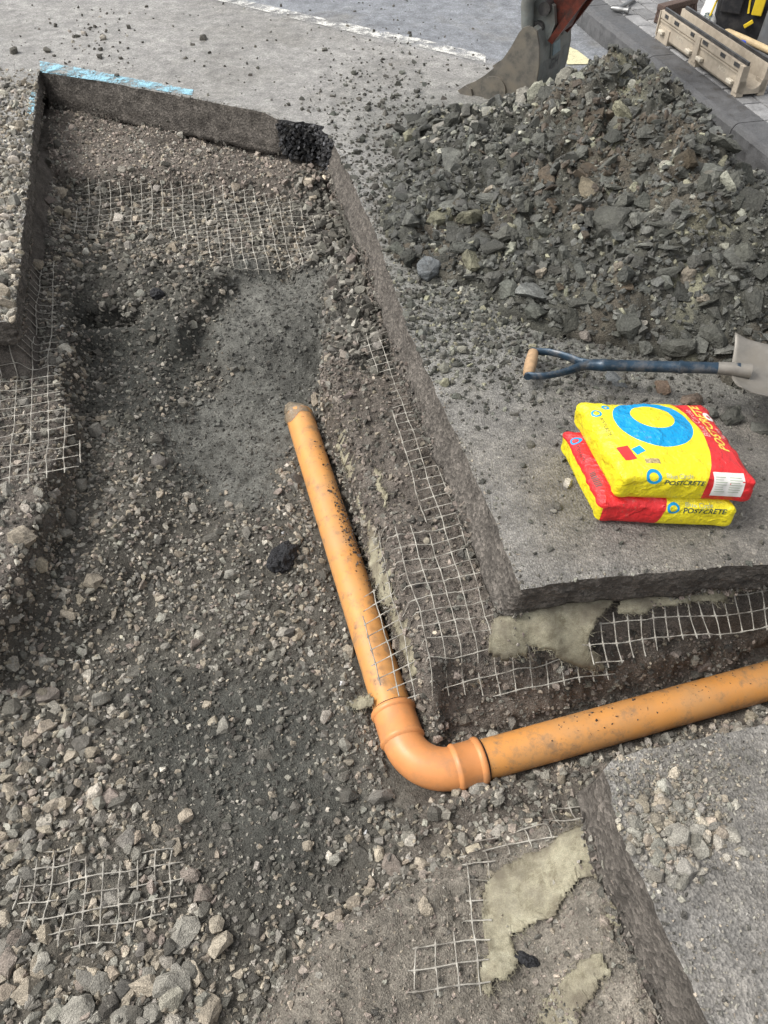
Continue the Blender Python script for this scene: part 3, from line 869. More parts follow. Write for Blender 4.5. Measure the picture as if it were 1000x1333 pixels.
# pale crushed stone lies on the top left shoulder of the heap
pw = np.exp(-(((hx - 0.62) / 0.35) ** 2 + ((hy - 3.75) / 0.35) ** 2))
hc = np.where((rng.random(nr) < pw * 0.75)[:, None], stonecol(nr, [SL * 1.2, GREY, SG], [0.45, 0.3, 0.25], 0.25), hc)
hc = hc * 0.86
hz = hz + hr * rng.uniform(-0.3, 0.4, nr)
hp = np.stack([hx, hy, hz], 1)
od = np.argsort(-hr / np.hypot(hy, CAMH - hz))
BIGR = [(590, 212, 0.075, 'SLAB', SG * 1.15), (612, 285, 0.075, 'SLAB', SY_ * .6), (640, 262, 0.05, 'BIG', SG), (535, 290, 0.07, 'BIG', SG * .9), (557, 352, 0.062, 'BIG', SBL * 1.25), (692, 384, 0.075, 'SLAB', np.array([.20, .205, .19])),
        (703, 355, 0.04, 'BIG', TAN * .95), (795, 300, 0.105, 'BIG', SD * 1.05), (762, 300, 0.045, 'SLAB', SBL), (865, 325, 0.045, 'SLAB', SG * .8), (922, 235, 0.055, 'BIG', np.array([.15, .14, .115])), (890, 225, 0.04, 'BIG', SD),
        (975, 265, 0.06, 'SLAB', np.array([.15, .14, .12])), (810, 150, 0.06, 'BIG', SY_ * .95), (730, 140, 0.04, 'BIG', SL), (845, 175, 0.05, 'SLAB', SD * 1.1), (712, 232, 0.05, 'SLAB', SB * 1.1), (765, 248, 0.05, 'BIG', np.array([.2, .17, .12])),
        (635, 250, 0.03, 'BIG', TAN), (535, 178, 0.045, 'BIG', SY_ * .9), (565, 188, 0.035, 'BIG', PALE * .8), (505, 165, 0.025, 'BIG', TAN * .8), (515, 180, 0.02, 'BIG', PALE), (590, 160, 0.05, 'BIG', SD), (655, 235, 0.05, 'SLAB', SG), (680, 300, 0.06, 'BIG', SG),
        (660, 300, 0.04, 'BIG', np.array([.22, .21, .15])), (575, 285, 0.05, 'BIG', SY_ * .65), (615, 345, 0.055, 'BIG', SY_ * .7), (640, 365, 0.035, 'BIG', SG), (545, 255, 0.03, 'SLAB', SG), (735, 330, 0.04, 'BIG', SG * 1.1), (730, 375, 0.03, 'BIG', SB * 1.2),
        (815, 375, 0.03, 'SLAB', SB * 1.2), (830, 425, 0.03, 'BIG', PALE * .85), (900, 355, 0.05, 'BIG', TAN * .75), (915, 390, 0.03, 'BIG', TAN * .8), (760, 440, 0.03, 'BIG', np.array([.25, .22, .19])), (805, 350, 0.03, 'BIG', TAN * .7),
        (862, 508, 0.032, 'BIG', np.array([.19, .135, .095])), (900, 522, 0.035, 'BIG', np.array([.17, .13, .1])), (950, 545, 0.04, 'BIG', SD * 1.1), (925, 540, 0.03, 'BIG', SG), (800, 498, 0.04, 'BIG', SBL), (990, 560, 0.03, 'BIG', SG),
        (880, 455, 0.06, 'BIG', SD * 1.1), (930, 440, 0.05, 'BIG', SD), (840, 455, 0.035, 'BIG', SG), (700, 440, 0.03, 'BIG', SG), (720, 410, 0.025, 'BIG', SG), (755, 395, 0.04, 'BIG', SD), (980, 400, 0.06, 'BIG', SD), (960, 340, 0.05, 'SLAB', SG * .9),
        (880, 275, 0.045, 'SLAB', SG), (840, 240, 0.045, 'BIG', SD * 1.2), (700, 205, 0.04, 'SLAB', SD * 1.2), (655, 180, 0.035, 'SLAB', SG), (760, 200, 0.05, 'BIG', SG), (870, 130, 0.045, 'BIG', SD), (790, 105, 0.04, 'SLAB', SG)]
rock_me = {'BIG': [], 'SLAB': []}
for key, tl_ in (('BIG', T_BIG), ('SLAB', T_SLAB)):
    for tv, tf in tl_:
        me = mesh_np('rock', tv, tf, False); me.materials.append(M['spoil_rock']); rock_me[key].append(me)
crag_rock = {'BIG': [], 'SLAB': []}
for key, tl_ in (('BIG', C_BIG), ('SLAB', C_SLAB)):
    for tv, tf in tl_:
        me = mesh_np('rock', tv, tf, False); me.materials.append(M['spoil_rock']); crag_rock[key].append(me)
def heap_hit(px, py):
    """march along the ray until it meets the heap or the road"""
    X = (px - 500) / 1000.0; U = (666.5 - py) / 1000.0
    d = np.linspace(1.2, 6.5, 1500)
    x = X * d; y = d * (CP + U * SP); z = CAMH - d * (SP - U * CP)
    hh, _ = heap_z(x, y, False)
    hh = np.maximum(hh, 0.0)
    i = int(np.argmax(z < hh))
    return float(x[i]), float(y[i]), float(hh[i])
for px, py, r, key, c in BIGR:
    x, y, z = heap_hit(px, py)
    put_stone('rock', crag_rock[key], x, y, z + r * 0.12, r * 1.0, c * random.uniform(.78, .95), heap, 0.6 if key == 'BIG' else 0.45, (1.1, .85, .9))
rc = random.Random(5)
CLODS = 55
for _ in range(CLODS):
    x = rc.uniform(0.15, 1.45); y = rc.uniform(2.3, 3.8)
    z, e_ = heap_z(np.array([x]), np.array([y]), False)
    if e_[0] < 0.08: x, y = 0.9, 3.0; x += rc.uniform(-.4, .4); y += rc.uniform(-.4, .4); z, e_ = heap_z(np.array([x]), np.array([y]), False)
    r = rc.uniform(0.028, 0.062)
    put_stone('rock', crag_rock['BIG' if rc.random() < .6 else 'SLAB'], x, y, float(z[0]) + r * .1, r, SD * rc.uniform(.9, 1.35), heap, 0.8, (1.15, .9, .85))
nbr = 300 - len(BIGR) - CLODS
for i in od[:nbr]:
    put_stone('rock', crag_rock['SLAB' if random.random() < .5 else 'BIG'], hx[i], hy[i], hz[i], hr[i] * 1.15, hc[i] * .95, heap, 0.9)
rest = od[nbr:]
sm = rest[hr[rest] < 0.0062]; md = rest[(hr[rest] >= 0.0062)]
a_ = md[::2]; b_ = md[1::2]
M['rubble'] = grit_material('wet_rubble', 'attr', 300, 0.45, 0.5, bd=0.004, dirtcol=(0.055, 0.052, 0.042), wet=0.35, rough=0.7, spec=0.5)
child(join_scatters('rubble', M['rubble'], None, [(hp[sm], hr[sm], hc[sm], T_SMALL, math.pi), (hp[a_], hr[a_], hc[a_], T_MID, math.pi), (hp[b_], hr[b_] * 1.2, hc[b_], T_SLAB, math.pi)], kind='stuff'), heap)
print('heap stones', nr)

# ------------------------------------------------------------------ crumbs lying on the road
def road_set(cnt, fn, rmed, sig, pal, w, rmax=0.02):
    """fn returns px,py arrays"""
    a, b = fn(cnt)
    out = np.array([P(p, q) for p, q in zip(a, b)])
    x, y = out[:, 0], out[:, 1]
    k = ~inpoly(HBP, x, y) & (x * NRM.x + y * NRM.y < 2.3)
    x, y = x[k], y[k]
    r = np.clip(rmed * np.exp(rng.normal(0, sig, len(x))), 0.002, rmax)
    # keep clear of the edge
    z = road_z(x, y) + r * rng.uniform(-.1, .5, len(x))
    return x, y, z, r, stonecol(len(x), pal, w)
def gauss(cx_, cy_, sx_, sy_): return lambda c: (rng.normal(cx_, sx_, c), rng.normal(cy_, sy_, c))
def rect(x0, x1, y0, y1): return lambda c: (rng.uniform(x0, x1, c), rng.uniform(y0, y1, c))
sets = [road_set(3200, rect(-60, 50, 110, 420), 0.010, 0.45, [PALE, TAN, GREY, DARK], [.3, .25, .35, .1], 0.03),
        road_set(3200, rect(-60, 60, 90, 425), 0.0065, 0.4, [PALE, GREY, TAN], [.3, .4, .3]),
        road_set(520, rect(0, 640, 0, 190), 0.0048, 0.6, [DARK, DARK * .8, GREY], [.55, .35, .1], 0.03),
        road_set(130, gauss(120, 55, 30, 25), 0.008, 0.5, [DARK, DARK * .8, PALE], [.55, .35, .1], 0.035),
        road_set(2800, gauss(500, 235, 50, 95), 0.006, 0.55, [DARK, SD, SG], [.4, .3, .3], 0.022),
        road_set(3200, gauss(600, 400, 70, 50), 0.0055, 0.55, [SD, SG, SL, SY_], [.4, .3, .2, .1], 0.02),
        road_set(2400, gauss(740, 465, 120, 45), 0.005, 0.55, [SD, DARK, SG, SL], [.4, .3, .2, .1], 0.018),
        road_set(600, rect(560, 1010, 480, 760), 0.004, 0.5, [DARK, SD, GREY], [.45, .4, .15], 0.012),
        road_set(900, gauss(872, 1080, 34, 30), 0.006, 0.5, [GREY, TAN, PALE * .8], [.6, .3, .1], 0.02),
        road_set(900, rect(780, 1010, 940, 1340), 0.0028, 0.4, [GREY, TAN, DARK], [.5, .25, .25], 0.010),
        road_set(1200, gauss(880, 1020, 55, 35), 0.0036, 0.35, [GREY, TAN], [.7, .3], 0.010)]
ax = np.concatenate([s[0] for s in sets]); ay = np.concatenate([s[1] for s in sets]); az = np.concatenate([s[2] for s in sets])
ar = np.concatenate([s[3] for s in sets]); ac = np.concatenate([s[4] for s in sets])
od = np.argsort(-ar / np.hypot(ay, CAMH))
for i in od[:230]:
    put_stone('stone', big_me, ax[i], ay[i], az[i], ar[i], ac[i], road, 0.9)
for px, py, r, c in [(881, 1090, 0.026, GREY * 1.1), (905, 1085, 0.018, GREY * 1.1), (865, 1075, 0.014, TAN), (875, 1115, 0.012, GREY), (915, 1080, 0.013, GREY), (898, 1050, 0.012, GREY), (738, 633, 0.016, PALE * .9), (725, 662, 0.014, DARK * 1.2), (745, 618, 0.012, DARK), (720, 668, 0.01, GREY),
                     (895, 1125, 0.013, TAN), (905, 1130, 0.012, PALE * .8), (960, 1128, 0.008, PALE), (945, 1118, 0.009, PALE), (897, 1232, 0.008, PALE), (2, 385, 0.05, TAN), (8, 400, 0.04, TAN), (20, 70, 0.032, DARK), (62, 68, 0.025, DARK), (135, 52, 0.026, PALE * .8), (130, 76, 0.028, DARK * .8), (265, 52, 0.026, DARK)]:
    x, y = P(px, py); put_stone('stone', big_me, x, y, float(road_z(x, y)) + r * .35, r, c, road, 0.5)
rest = od[230:]
ap = np.stack([ax, ay, az], 1)
sm = rest[ar[rest] < 0.006]; md = rest[ar[rest] >= 0.006]
join_scatters('loose_gravel', M['gravel'], road, [(ap[sm], ar[sm], ac[sm], T_SMALL, math.pi), (ap[md], ar[md], ac[md], T_MID, math.pi)], kind='stuff')

# crumbs of broken asphalt and bedding stone that still cling to the cut faces
bi = np.array([i for i, h in enumerate(HB) if h[4] == 'brk'])
q = rng.choice(bi, 900); tq = rng.uniform(0.0, 1.25, 900)
bp = np.column_stack([HBx[q] + inx[q] * (0.012 - 0.06 * tq * rng.random(900)) + rng.normal(0, .008, 900), HBy[q] + iny[q] * (0.012 - 0.05 * tq * rng.random(900)) + rng.normal(0, .008, 900), -0.01 - 0.15 * tq])
bc_ = np.ones((900, 3)) * np.array([.05, .05, .052]) * np.exp(rng.normal(0, .45, (900, 1)))
wi = np.array([i for i, h in enumerate(HB) if h[4] in ('top', 'right', 'left', 'br', 'front') ])
q = rng.choice(wi, 5200); tq = np.clip(1.06 - np.abs(rng.normal(0, 0.16, 5200)), 0, 1.1)
wp = np.column_stack([HBx[q] + inx[q] * (fl[q] * tq ** 1.4 + rng.normal(0.002, .004, 5200)), HBy[q] + iny[q] * (fl[q] * tq ** 1.4 + rng.normal(0.002, .004, 5200)), zt[q] - th[q] * tq])
kw = vnoise(wp[:, 0] * 7, wp[:, 1] * 7, 115) > -0.12 + 0.5 * (1 - tq)
wp = wp[kw]; wc = stonecol(len(wp), [PINK * .8, DARK, GREY * .8], [.4, .35, .25], .25)
q = rng.choice(wi, 1500)
lp_ = np.column_stack([HBx[q] - inx[q] * np.abs(rng.normal(0.0, .012, 1500)), HBy[q] - iny[q] * np.abs(rng.normal(0, .012, 1500)), zt[q] + 0.001]); lc_ = stonecol(1500, [GREY, DARK, TAN * .9], [.5, .3, .2])
join_scatters('edge_crumbs', M['gravel'], road, [(bp, np.clip(rng.normal(.011, .004, 900), .005, .02), bc_, T_MID, math.pi), (wp, np.clip(.0048 * np.exp(rng.normal(0, .45, len(wp))), .0025, .016), wc, T_SMALL, math.pi),
    (lp_, np.clip(.0034 * np.exp(rng.normal(0, .4, 1500)), .002, .009), lc_, T_SMALL, math.pi)], kind='stuff')

# ------------------------------------------------------------------ orange drain pipe
def pipe_material():
    m, nt, b = newmat('orange_pvc')
    pos = poscoord(nt)
    n0 = noise(nt, pos, 6, 4, 0.6); n1 = noise(nt, pos, 95, 5, 0.7); n2 = noise(nt, pos, 22, 7, 0.72); n3 = noise(nt, pos, 7, 6, 0.7)
    c = ramp(nt, n0, [(0.3, (0.58, 0.255, 0.065)), (0.7, (0.64, 0.305, 0.095))])
    c = mixc(nt, ramp(nt, n3, [(0.42, 0.0), (0.72, 0.65)]), c, (0.40, 0.25, 0.13))
    n4 = noise(nt, pos, 16, 9, 0.78)
    c = mixc(nt, ramp(nt, n4, [(0.51, 0.0), (0.65, 0.75)]), c, (0.22, 0.15, 0.095))          # dried clay film
    sp = N(nt, 'ShaderNodeMath', operation='MULTIPLY'); nt.links.new(ramp(nt, n1, [(0.61, 0.0), (0.66, 0.9)]), sp.inputs[0]); nt.links.new(ramp(nt, n2, [(0.53, 0.0), (0.60, 0.9)]), sp.inputs[1])
    c = mixc(nt, sp.outputs[0], c, (0.055, 0.042, 0.034))
    nt.links.new(c, b.inputs['Base Color'])
    b.inputs['Roughness'].default_value = 0.42
    b.inputs['Specular IOR Level'].default_value = 0.45
    bump(nt, b, sp.outputs[0], 0.003, 0.8)
    return m
M['pipe'] = pipe_material()
M['elbow'] = simple('orange_pvc_fitting', (0.60, 0.25, 0.088), 0.4, var=0.12, scale=9, bd=0.0004, dirt=(0.34, 0.19, 0.10), dirtamt=0.6, dscale=11)
pipe = empty('drain_pipe', corner, 'orange plastic drain pipe with a right-angle bend lying along the trench floor', 'pipe')
RB = 0.118                                     # bend centreline radius
b0 = corner - d1 * RB; b1 = corner + d2 * RB
cen_ = corner - d1 * RB + d2 * RB
def lathe(axis_pts, rads, n=40):
    mb = MB(); mb.tube(axis_pts, rads, n, cap=False); return mb
up_end = pa - d1 * 0.015
mb = MB()
npt = 40
pts = [up_end.lerp(b0, i / npt) for i in range(npt + 1)]
mb.tube(pts, 0.055, 40, cap=False)
mb.tube([up_end, up_end + d1 * 0.3], 0.0515, 40, cap=False)
mb.build('pipe_length', M['pipe'], pipe, True)
mb = MB(); mb.tube([b1.lerp(pend, i / 40) for i in range(41)], 0.055, 40, cap=False)
mb.build('pipe_length', M['pipe'], pipe, True)
# bend
bend = []
for i in range(25):
    a = math.pi / 2 * i / 24
    bend.append(cen_ + (-d2 * math.cos(a) + d1 * math.sin(a)) * RB)
mb = MB()
mb.tube([b0 - d1 * 0.02] + bend + [b1 + d2 * 0.02], 0.0575, 40, cap=False)
el = mb.build('elbow', M['elbow'], pipe, True)
for p0, dd, xl in ((b0, -d1, 0.022), (b1, d2, 0.0)):
    mb = MB()
    prof_ = [(0.0, .0575), (0.004, .061), (0.009, .0640), (0.014, .0640), (0.018, .0612), (0.066 + xl, .0610), (0.069 + xl, .064), (0.074 + xl, .0660), (0.081 + xl, .0660), (0.085 + xl, .063), (0.087 + xl, .056)]
    mb.tube([p0 + dd * (a - 0.012) for a, _ in prof_], [r for _, r in prof_], 40, cap=False)
    mb.build('socket', M['elbow'], el, True)
    MB().tube([p0 + dd * a for a in (0.0745 + xl, 0.0755 + xl, 0.0775 + xl, 0.079 + xl)], [.0553, .0585, .0585, .0553], 40, cap=False).build('rubber_seal', M['tarmac'], el, True)
# torn plastic film round the muddy end
m, nt, b = newmat('torn_film')
b.inputs['Base Color'].default_value = (0.27, 0.215, 0.15, 1); b.inputs['Roughness'].default_value = 0.35
pos = poscoord(nt)
nt.links.new(ramp(nt, noise(nt, pos, 60, 6, 0.7), [(0.35, 0.35), (0.62, 0.95)]), b.inputs['Alpha'])
bump(nt, b, noise(nt, pos, 45, 4, 0.6), 0.006, 0.8)
M['film'] = m
mb = MB()
vs = []; K = 36
for i in range(14):
    t = i / 13
    c = up_end + d1 * (0.045 - 0.125 * t) + Vector((0, 0, -0.008 * t * t)) - d2 * (0.022 * t * t)
    r = 0.0565 * (1 - max(0, t - 0.40) ** 1.1 * 1.1)
    for k_ in range(K):
        a = 2 * math.pi * k_ / K
        w = 1 + 0.09 * math.sin(5 * a + 6 * t) * t + 0.06 * math.sin(11 * a - 9 * t) * t
        if i == 0: cc = c + d1 * 0.02 * math.sin(3 * a + 1)
        else: cc = c
        vs.append(cc + d2 * (math.cos(a) * r * w) + Vector((0, 0, math.sin(a) * r * w)))
fs = [(i * K + k_, i * K + (k_ + 1) % K, (i + 1) * K + (k_ + 1) % K, (i + 1) * K + k_) for i in range(13) for k_ in range(K)]
mb.add(vs, fs); mb.build('plastic_film', M['film'], pipe, True)
# mud crumbs stuck on the pipe
cr = []; crr = []
for (dist0, dist1, cnt, an0, an1, ax0, axd) in ((0.1, 0.75, 60, 20, 75, pa, d1), (0.42, 0.85, 260, 25, 80, pa, d1), (0.25, 1.2, 90, 60, 130, b1, d2)):
    for _ in range(cnt):
        s = random.uniform(dist0, dist1) if cnt != 260 else random.gauss((dist0 + dist1) / 2, .12); a = math.radians(random.uniform(an0, an1))
        sd_ = d2 if axd is d1 else d1
        rad = 0.0555
        cr.append(ax0 + axd * s + sd_ * math.cos(a) * rad + Vector((0, 0, math.sin(a) * rad))); crr.append(min(0.009, 0.0026 * math.exp(random.gauss(0, .5))))
cr = np.array([c[:] for c in cr]); crr = np.array(crr)
child(scatter('mud_crumbs', M['gravel'], cr, crr, np.ones((len(cr), 3)) * np.array([.075, .06, .05]) * rng.uniform(.6, 1.6, (len(cr), 1)), None, T_SMALL, kind='stuff'), pipe)

# ------------------------------------------------------------------ geogrid sheets
HSM = HS.copy()
pipe_top = np.where(DP < 0.066, PZ + np.sqrt(np.maximum(0, 0.066 ** 2 - DP ** 2)) + 0.0, -1)
base_g = np.maximum(H + 0.004, pipe_top)
def blur_raw(A, sig):
    g = np.exp(-2 * (math.pi * sig) ** 2 * (KX[None, :] ** 2 + KY[:, None] ** 2))
    return np.fft.irfft2(np.fft.rfft2(A) * g, A.shape)
G_SOFT = blur_raw(base_g, 0.035)
G_TIGHT = blur_raw(base_g, 0.012)
G_STIFF = blur_raw(base_g, 0.11)
def geogrid(polys, org_px, z0, label, cell=(0.045, 0.045), rot=0.0, lift=0.006, sink=0.0, zf=None, warp=0.012, seed=0, rad=0.0019, half=1.3, fieldz=None, zfun=None):
    """square-mesh polymer grid laid over the ground inside the outlines"""
    o = Vector((*P(org_px[0], org_px[1], z0), 0))
    ca, sa = math.cos(rot), math.sin(rot)
    A = DIR * ca + NRM * sa; B = -DIR * sa + NRM * ca
    VV, FF = [], []; off = 0
    for fam in (0, 1):
        U_, W_ = (A, B) if fam == 0 else (B, A)
        cu, cw = (cell[0], cell[1]) if fam == 0 else (cell[1], cell[0])
        nlines = int(half / cw)
        for k_ in range(-nlines, nlines + 1):
            s = np.arange(-half, half, 0.009)
            x = o.x + U_.x * s + W_.x * k_ * cw; y = o.y + U_.y * s + W_.y * k_ * cw
            wx = warp * fbm(x * 4.5, y * 4.5, 300 + seed, 3); wy = warp * fbm(x * 4.5, y * 4.5, 310 + seed, 3)
            x = x + wx * 2; y = y + wy * 2
            z = samp(G_SOFT if fieldz is None else fieldz, x, y) + lift + 0.010 * fbm(x * 6, y * 6, 320 + seed, 3)
            z = np.maximum(z, samp(base_g, x, y) + 0.013) - sink * (1 + 2 * vnoise(x * 9, y * 9, 340 + seed))
            if zfun is not None: z = zfun(x, y, z)
            px, py = proj(x, y, z)
            jx = px + 6 * fbm(x * 12 + k_ * .7, y * 12, 330 + seed, 2); jy = py + 6 * fbm(x * 12, y * 12 + k_ * .7, 335 + seed, 2)
            ins = np.zeros(x.shape, bool)
            for pl_ in polys: ins |= inpoly(pl_, jx, jy)
            node = np.abs(((s / cu + 0.5) % 1.0) - 0.5) * cu
            r = rad * (0.78 + 0.95 * np.exp(-(node / 0.005) ** 2))
            i = 0; m_ = len(s)
            while i < m_:
                if not ins[i]: i += 1; continue
                j = i
                while j < m_ and ins[j]: j += 1
                if j - i >= 3:
                    ix = np.arange(i, j)
                    tx_, ty_ = U_.x, U_.y
                    nx_, ny_ = -ty_, tx_
                    P_ = np.stack([x[ix], y[ix], z[ix]], 1); R_ = r[ix][:, None]
                    nn = np.array([nx_, ny_, 0]); uu = np.array([0, 0, 1.0])
                    ring = [P_ + nn * R_ * 1.15, P_ + uu * R_ * 0.8, P_ - nn * R_ * 1.15, P_ - uu * R_ * 0.8]
                    L_ = len(ix)
                    VV.append(np.stack(ring, 1).reshape(-1, 3))
                    b_ = off + np.arange(L_ - 1)[:, None] * 4
                    for q_ in range(4):
                        q2 = (q_ + 1) % 4
                        FF.append(np.concatenate([b_ + q_, b_ + q2, b_ + 4 + q2, b_ + 4 + q_], 1))
                    off += 4 * L_
                i = j
    me = mesh_np('geogrid_sheet', np.concatenate(VV), np.concatenate(FF), True)
    return link('geogrid_sheet', me, M['gridp'], None, label=label, cat='geogrid')

geogrid([[(107, 233), (200, 233), (290, 240), (385, 258), (410, 282), (414, 325), (400, 345), (345, 360), (310, 352), (240, 318), (205, 296), (155, 300), (120, 306), (60, 300), (62, 292), (85, 285), (104, 270)]],
        (240, 280), -0.30, 'pale geogrid mesh half buried in rubble across the far end of the trench', (0.048, 0.052), seed=1, lift=0.014, rad=0.0023, warp=0.008)
geogrid([[(38, 338), (76, 338), (76, 440), (82, 520), (103, 560), (104, 606), (70, 624), (30, 630), (-60, 632), (-60, 440), (25, 440)]],
        (45, 520), -0.25, 'torn geogrid mesh hanging off the ledge under the short asphalt slab', (0.052, 0.055), rot=-0.05, seed=3, lift=0.0, fieldz=np.full(H.shape, -0.232), rad=0.0021, warp=0.007)
geogrid([[(446, 392), (492, 384), (520, 470), (515, 492), (480, 480), (458, 430)], [(500, 480), (532, 470), (560, 520), (600, 610), (640, 700), (668, 795), (700, 850), (800, 870), (812, 888), (700, 898), (660, 905), (560, 914), (505, 908), (482, 870), (470, 800), (472, 770), (500, 765), (478, 720), (480, 688), (525, 680), (560, 690), (540, 640), (515, 560)]],
        (580, 780), -0.25, 'long geogrid mesh on the ledge beside the asphalt slab, reaching over the pipe', (0.045, 0.045), rot=0.02, seed=5, lift=0.028, fieldz=G_STIFF, rad=0.0018, warp=0.008)
fa, fb_ = Vector(hole[15][:2]), Vector(hole[16][:2])
fd_ = (fb_ - fa).normalized(); fn_ = Vector((fd_.y, -fd_.x))
def crumpled(x, y, z):
    t = (x - fa.x) * fn_.x + (y - fa.y) * fn_.y
    return np.maximum(-0.165 - 0.6 * np.clip(t, -0.05, 0.3) + 0.02 * fbm(x * 9, y * 9, 345, 3), samp(base_g, x, y) + 0.01)
geogrid([[(752, 842), (790, 795), (900, 768), (1100, 735), (1100, 812), (985, 822), (940, 834), (870, 840), (850, 856), (815, 862), (780, 876)]],
        (900, 800), -0.24, 'crumpled geogrid mesh sticking out beneath the slab that carries the cement bags', (0.042, 0.036), rot=0.10, seed=7, zfun=crumpled, rad=0.0019)
geogrid([[(590, 1108), (752, 1034), (772, 1062), (700, 1105), (648, 1120), (640, 1160), (640, 1295), (560, 1300), (520, 1290), (540, 1230), (600, 1200), (610, 1150)]],
        (640, 1120), -0.32, 'geogrid mesh lying on the gravel ledge next to ragged olive fleece', (0.042, 0.046), rot=0.18, seed=9, lift=0.006, sink=0.004)
geogrid([[(58, 1104), (110, 1098), (112, 1120), (240, 1102), (246, 1162), (215, 1195), (160, 1225), (100, 1240), (60, 1232), (15, 1205), (20, 1150)]],
        (130, 1160), -0.45, 'scrap of brown geogrid mesh sunk among pale stones', (0.040, 0.040), rot=0.06, seed=11, lift=0.005, fieldz=G_TIGHT, rad=0.0019, sink=0.006)

# ------------------------------------------------------------------ geotextile fleece
SPR = []
def fleece(poly, label, lift=0.006, grit=1.0, zfun=None, res=0.0055, wob=9, seed=0, bump_=0.02, z0=-0.3, fieldz=None):
    xs = [P(a, b, z0) for a, b in poly]
    x0, x1 = min(p[0] for p in xs) - .08, max(p[0] for p in xs) + .08
    y0, y1 = min(p[1] for p in xs) - .08, max(p[1] for p in xs) + .08
    X, Y = np.meshgrid(np.arange(x0, x1, res), np.arange(y0, y1, res))
    Z = samp(G_TIGHT if fieldz is None else fieldz, X, Y) + lift + bump_ * np.abs(fbm(X * 7, Y * 7, 400 + seed, 3)) + 0.004 * fbm(X * 30, Y * 30, 410 + seed, 3)
    if zfun is not None: Z = zfun(X, Y, Z)
    px, py = proj(X, Y, Z)
    px = px + wob * (2.2 * fbm(X * 16, Y * 16, 420 + seed, 4, 0.65) + 0.4 * vnoise(X * 120, Y * 120, 425)); py = py + wob * (2.2 * fbm(X * 16, Y * 16, 430 + seed, 4, 0.65) + 0.4 * vnoise(X * 120, Y * 120, 435))
    ins = inpoly(poly, px, py)
    qk = ins[:-1, :-1] & ins[1:, :-1] & ins[:-1, 1:] & ins[1:, 1:]
    use = np.zeros(X.shape, bool)
    use[:-1, :-1] |= qk; use[1:, :-1] |= qk; use[:-1, 1:] |= qk; use[1:, 1:] |= qk
    ids = -np.ones(X.shape, int); ids[use] = np.arange(use.sum())
    Q = np.stack([ids[:-1, :-1][qk], ids[:-1, 1:][qk], ids[1:, 1:][qk], ids[1:, :-1][qk]], 1)
    V = np.stack([X[use], Y[use], Z[use]], 1)
    pick = rng.random(len(V)) < np.clip(0.10 + 0.9 * fbm(V[:, 0] * 9, V[:, 1] * 9, 450 + seed, 3), 0, 0.45) * grit
    SPR.append(V[pick])
    me = mesh_np('geotextile_scrap', V, Q, True)
    o = link('geotextile_scrap', me, M['fleece'], None, label=label, cat='geotextile')
    md_ = o.modifiers.new('thickness', 'SOLIDIFY'); md_.thickness = 0.003
    # loose fibres along the torn rim
    bm = bmesh.new(); bm.from_mesh(me)
    rim = [v.co.copy() for v in bm.verts if any(len(e.link_faces) == 1 for e in v.link_edges)]
    cen = Vector(V.mean(0)); bm.free()
    fb = MB()
    r_ = random.Random(seed)
    for p in rim:
        for _ in range(2):
            if r_.random() < 0.75:
                d = Vector((r_.gauss(0, 1), r_.gauss(0, 1), r_.gauss(0.1, .4))).normalized()
                L = r_.uniform(0.006, 0.022)
                q = p + d * L * .5 + Vector((r_.gauss(0, .002), r_.gauss(0, .002), r_.gauss(0, .001))); e = q + (d + Vector((r_.gauss(0, .6), r_.gauss(0, .6), -.3))) * L * .5
                fb.tube([p, q, e], 0.00045, 3, cap=False)
    f = fb.build('frayed_fibres', M['fleece'], o, False, kind='stuff')
    return o

bz = lambda x, y: samp(H, x, y)
# under the slab corner: hangs from the underside of the asphalt onto the ledge
fa, fb_ = Vector(hole[15][:2]), Vector(hole[16][:2])
fd_ = (fb_ - fa).normalized(); fn_ = Vector((fd_.y, -fd_.x))
def hang(top=-0.128, reach=0.15, power=1.5):
    def f(X, Y, Z):
        t = np.clip(((X - fa.x) * fn_.x + (Y - fa.y) * fn_.y + 0.03) / reach, 0, 1)
        zz = top * (1 - t ** power) + Z * t ** power
        return np.maximum(zz + 0.012 * np.sin((X * fd_.x + Y * fd_.y) * 55 + 3 * fbm(X * 5, Y * 5, 470, 2)) * t * (1 - t) * 3, Z)
    return f
fleece([(652, 780), (640, 812), (633, 850), (655, 862), (684, 860), (688, 848), (715, 850), (738, 868), (760, 880), (790, 877), (783, 858), (765, 838), (772, 815), (796, 788), (800, 776)],
       'ragged olive fleece hanging from beneath the corner of the slab under the cement bags', zfun=hang(), seed=1, wob=3.5, bump_=0.01, grit=0.15)
fleece([(802, 772), (800, 800), (830, 806), (850, 792), (900, 785), (945, 788), (960, 775), (1010, 768), (1040, 740), (900, 740)],
       'grimy brown fleece strip tucked under the slab above the crumpled mesh', zfun=hang(-0.13, .16, 1.2), seed=2, wob=4, bump_=0.012)
fleece([(424, 480), (438, 484), (454, 520), (468, 545), (470, 590), (492, 610), (504, 650), (498, 690), (516, 720), (512, 760), (532, 800), (556, 830), (552, 870), (534, 884), (522, 845), (505, 800), (488, 760), (478, 715), (472, 670), (455, 620), (440, 590), (442, 560), (428, 520)],
       'long torn strip of olive fleece along the lip of the ledge beside the pipe', seed=3, wob=4, bump_=0.012, lift=0.008, fieldz=G_SOFT)
fleece([(630, 1150), (655, 1122), (700, 1104), (740, 1078), (790, 1066), (806, 1112), (806, 1150), (760, 1146), (735, 1168), (722, 1196), (690, 1206), (668, 1216), (674, 1238), (672, 1262), (655, 1280), (644, 1270), (636, 1300), (620, 1288), (632, 1240), (626, 1190)],
       'large pale olive fleece scrap with torn edges on the gravel ledge by the near slab', seed=4, wob=3.5, bump_=0.03, lift=0.007, grit=2.0)
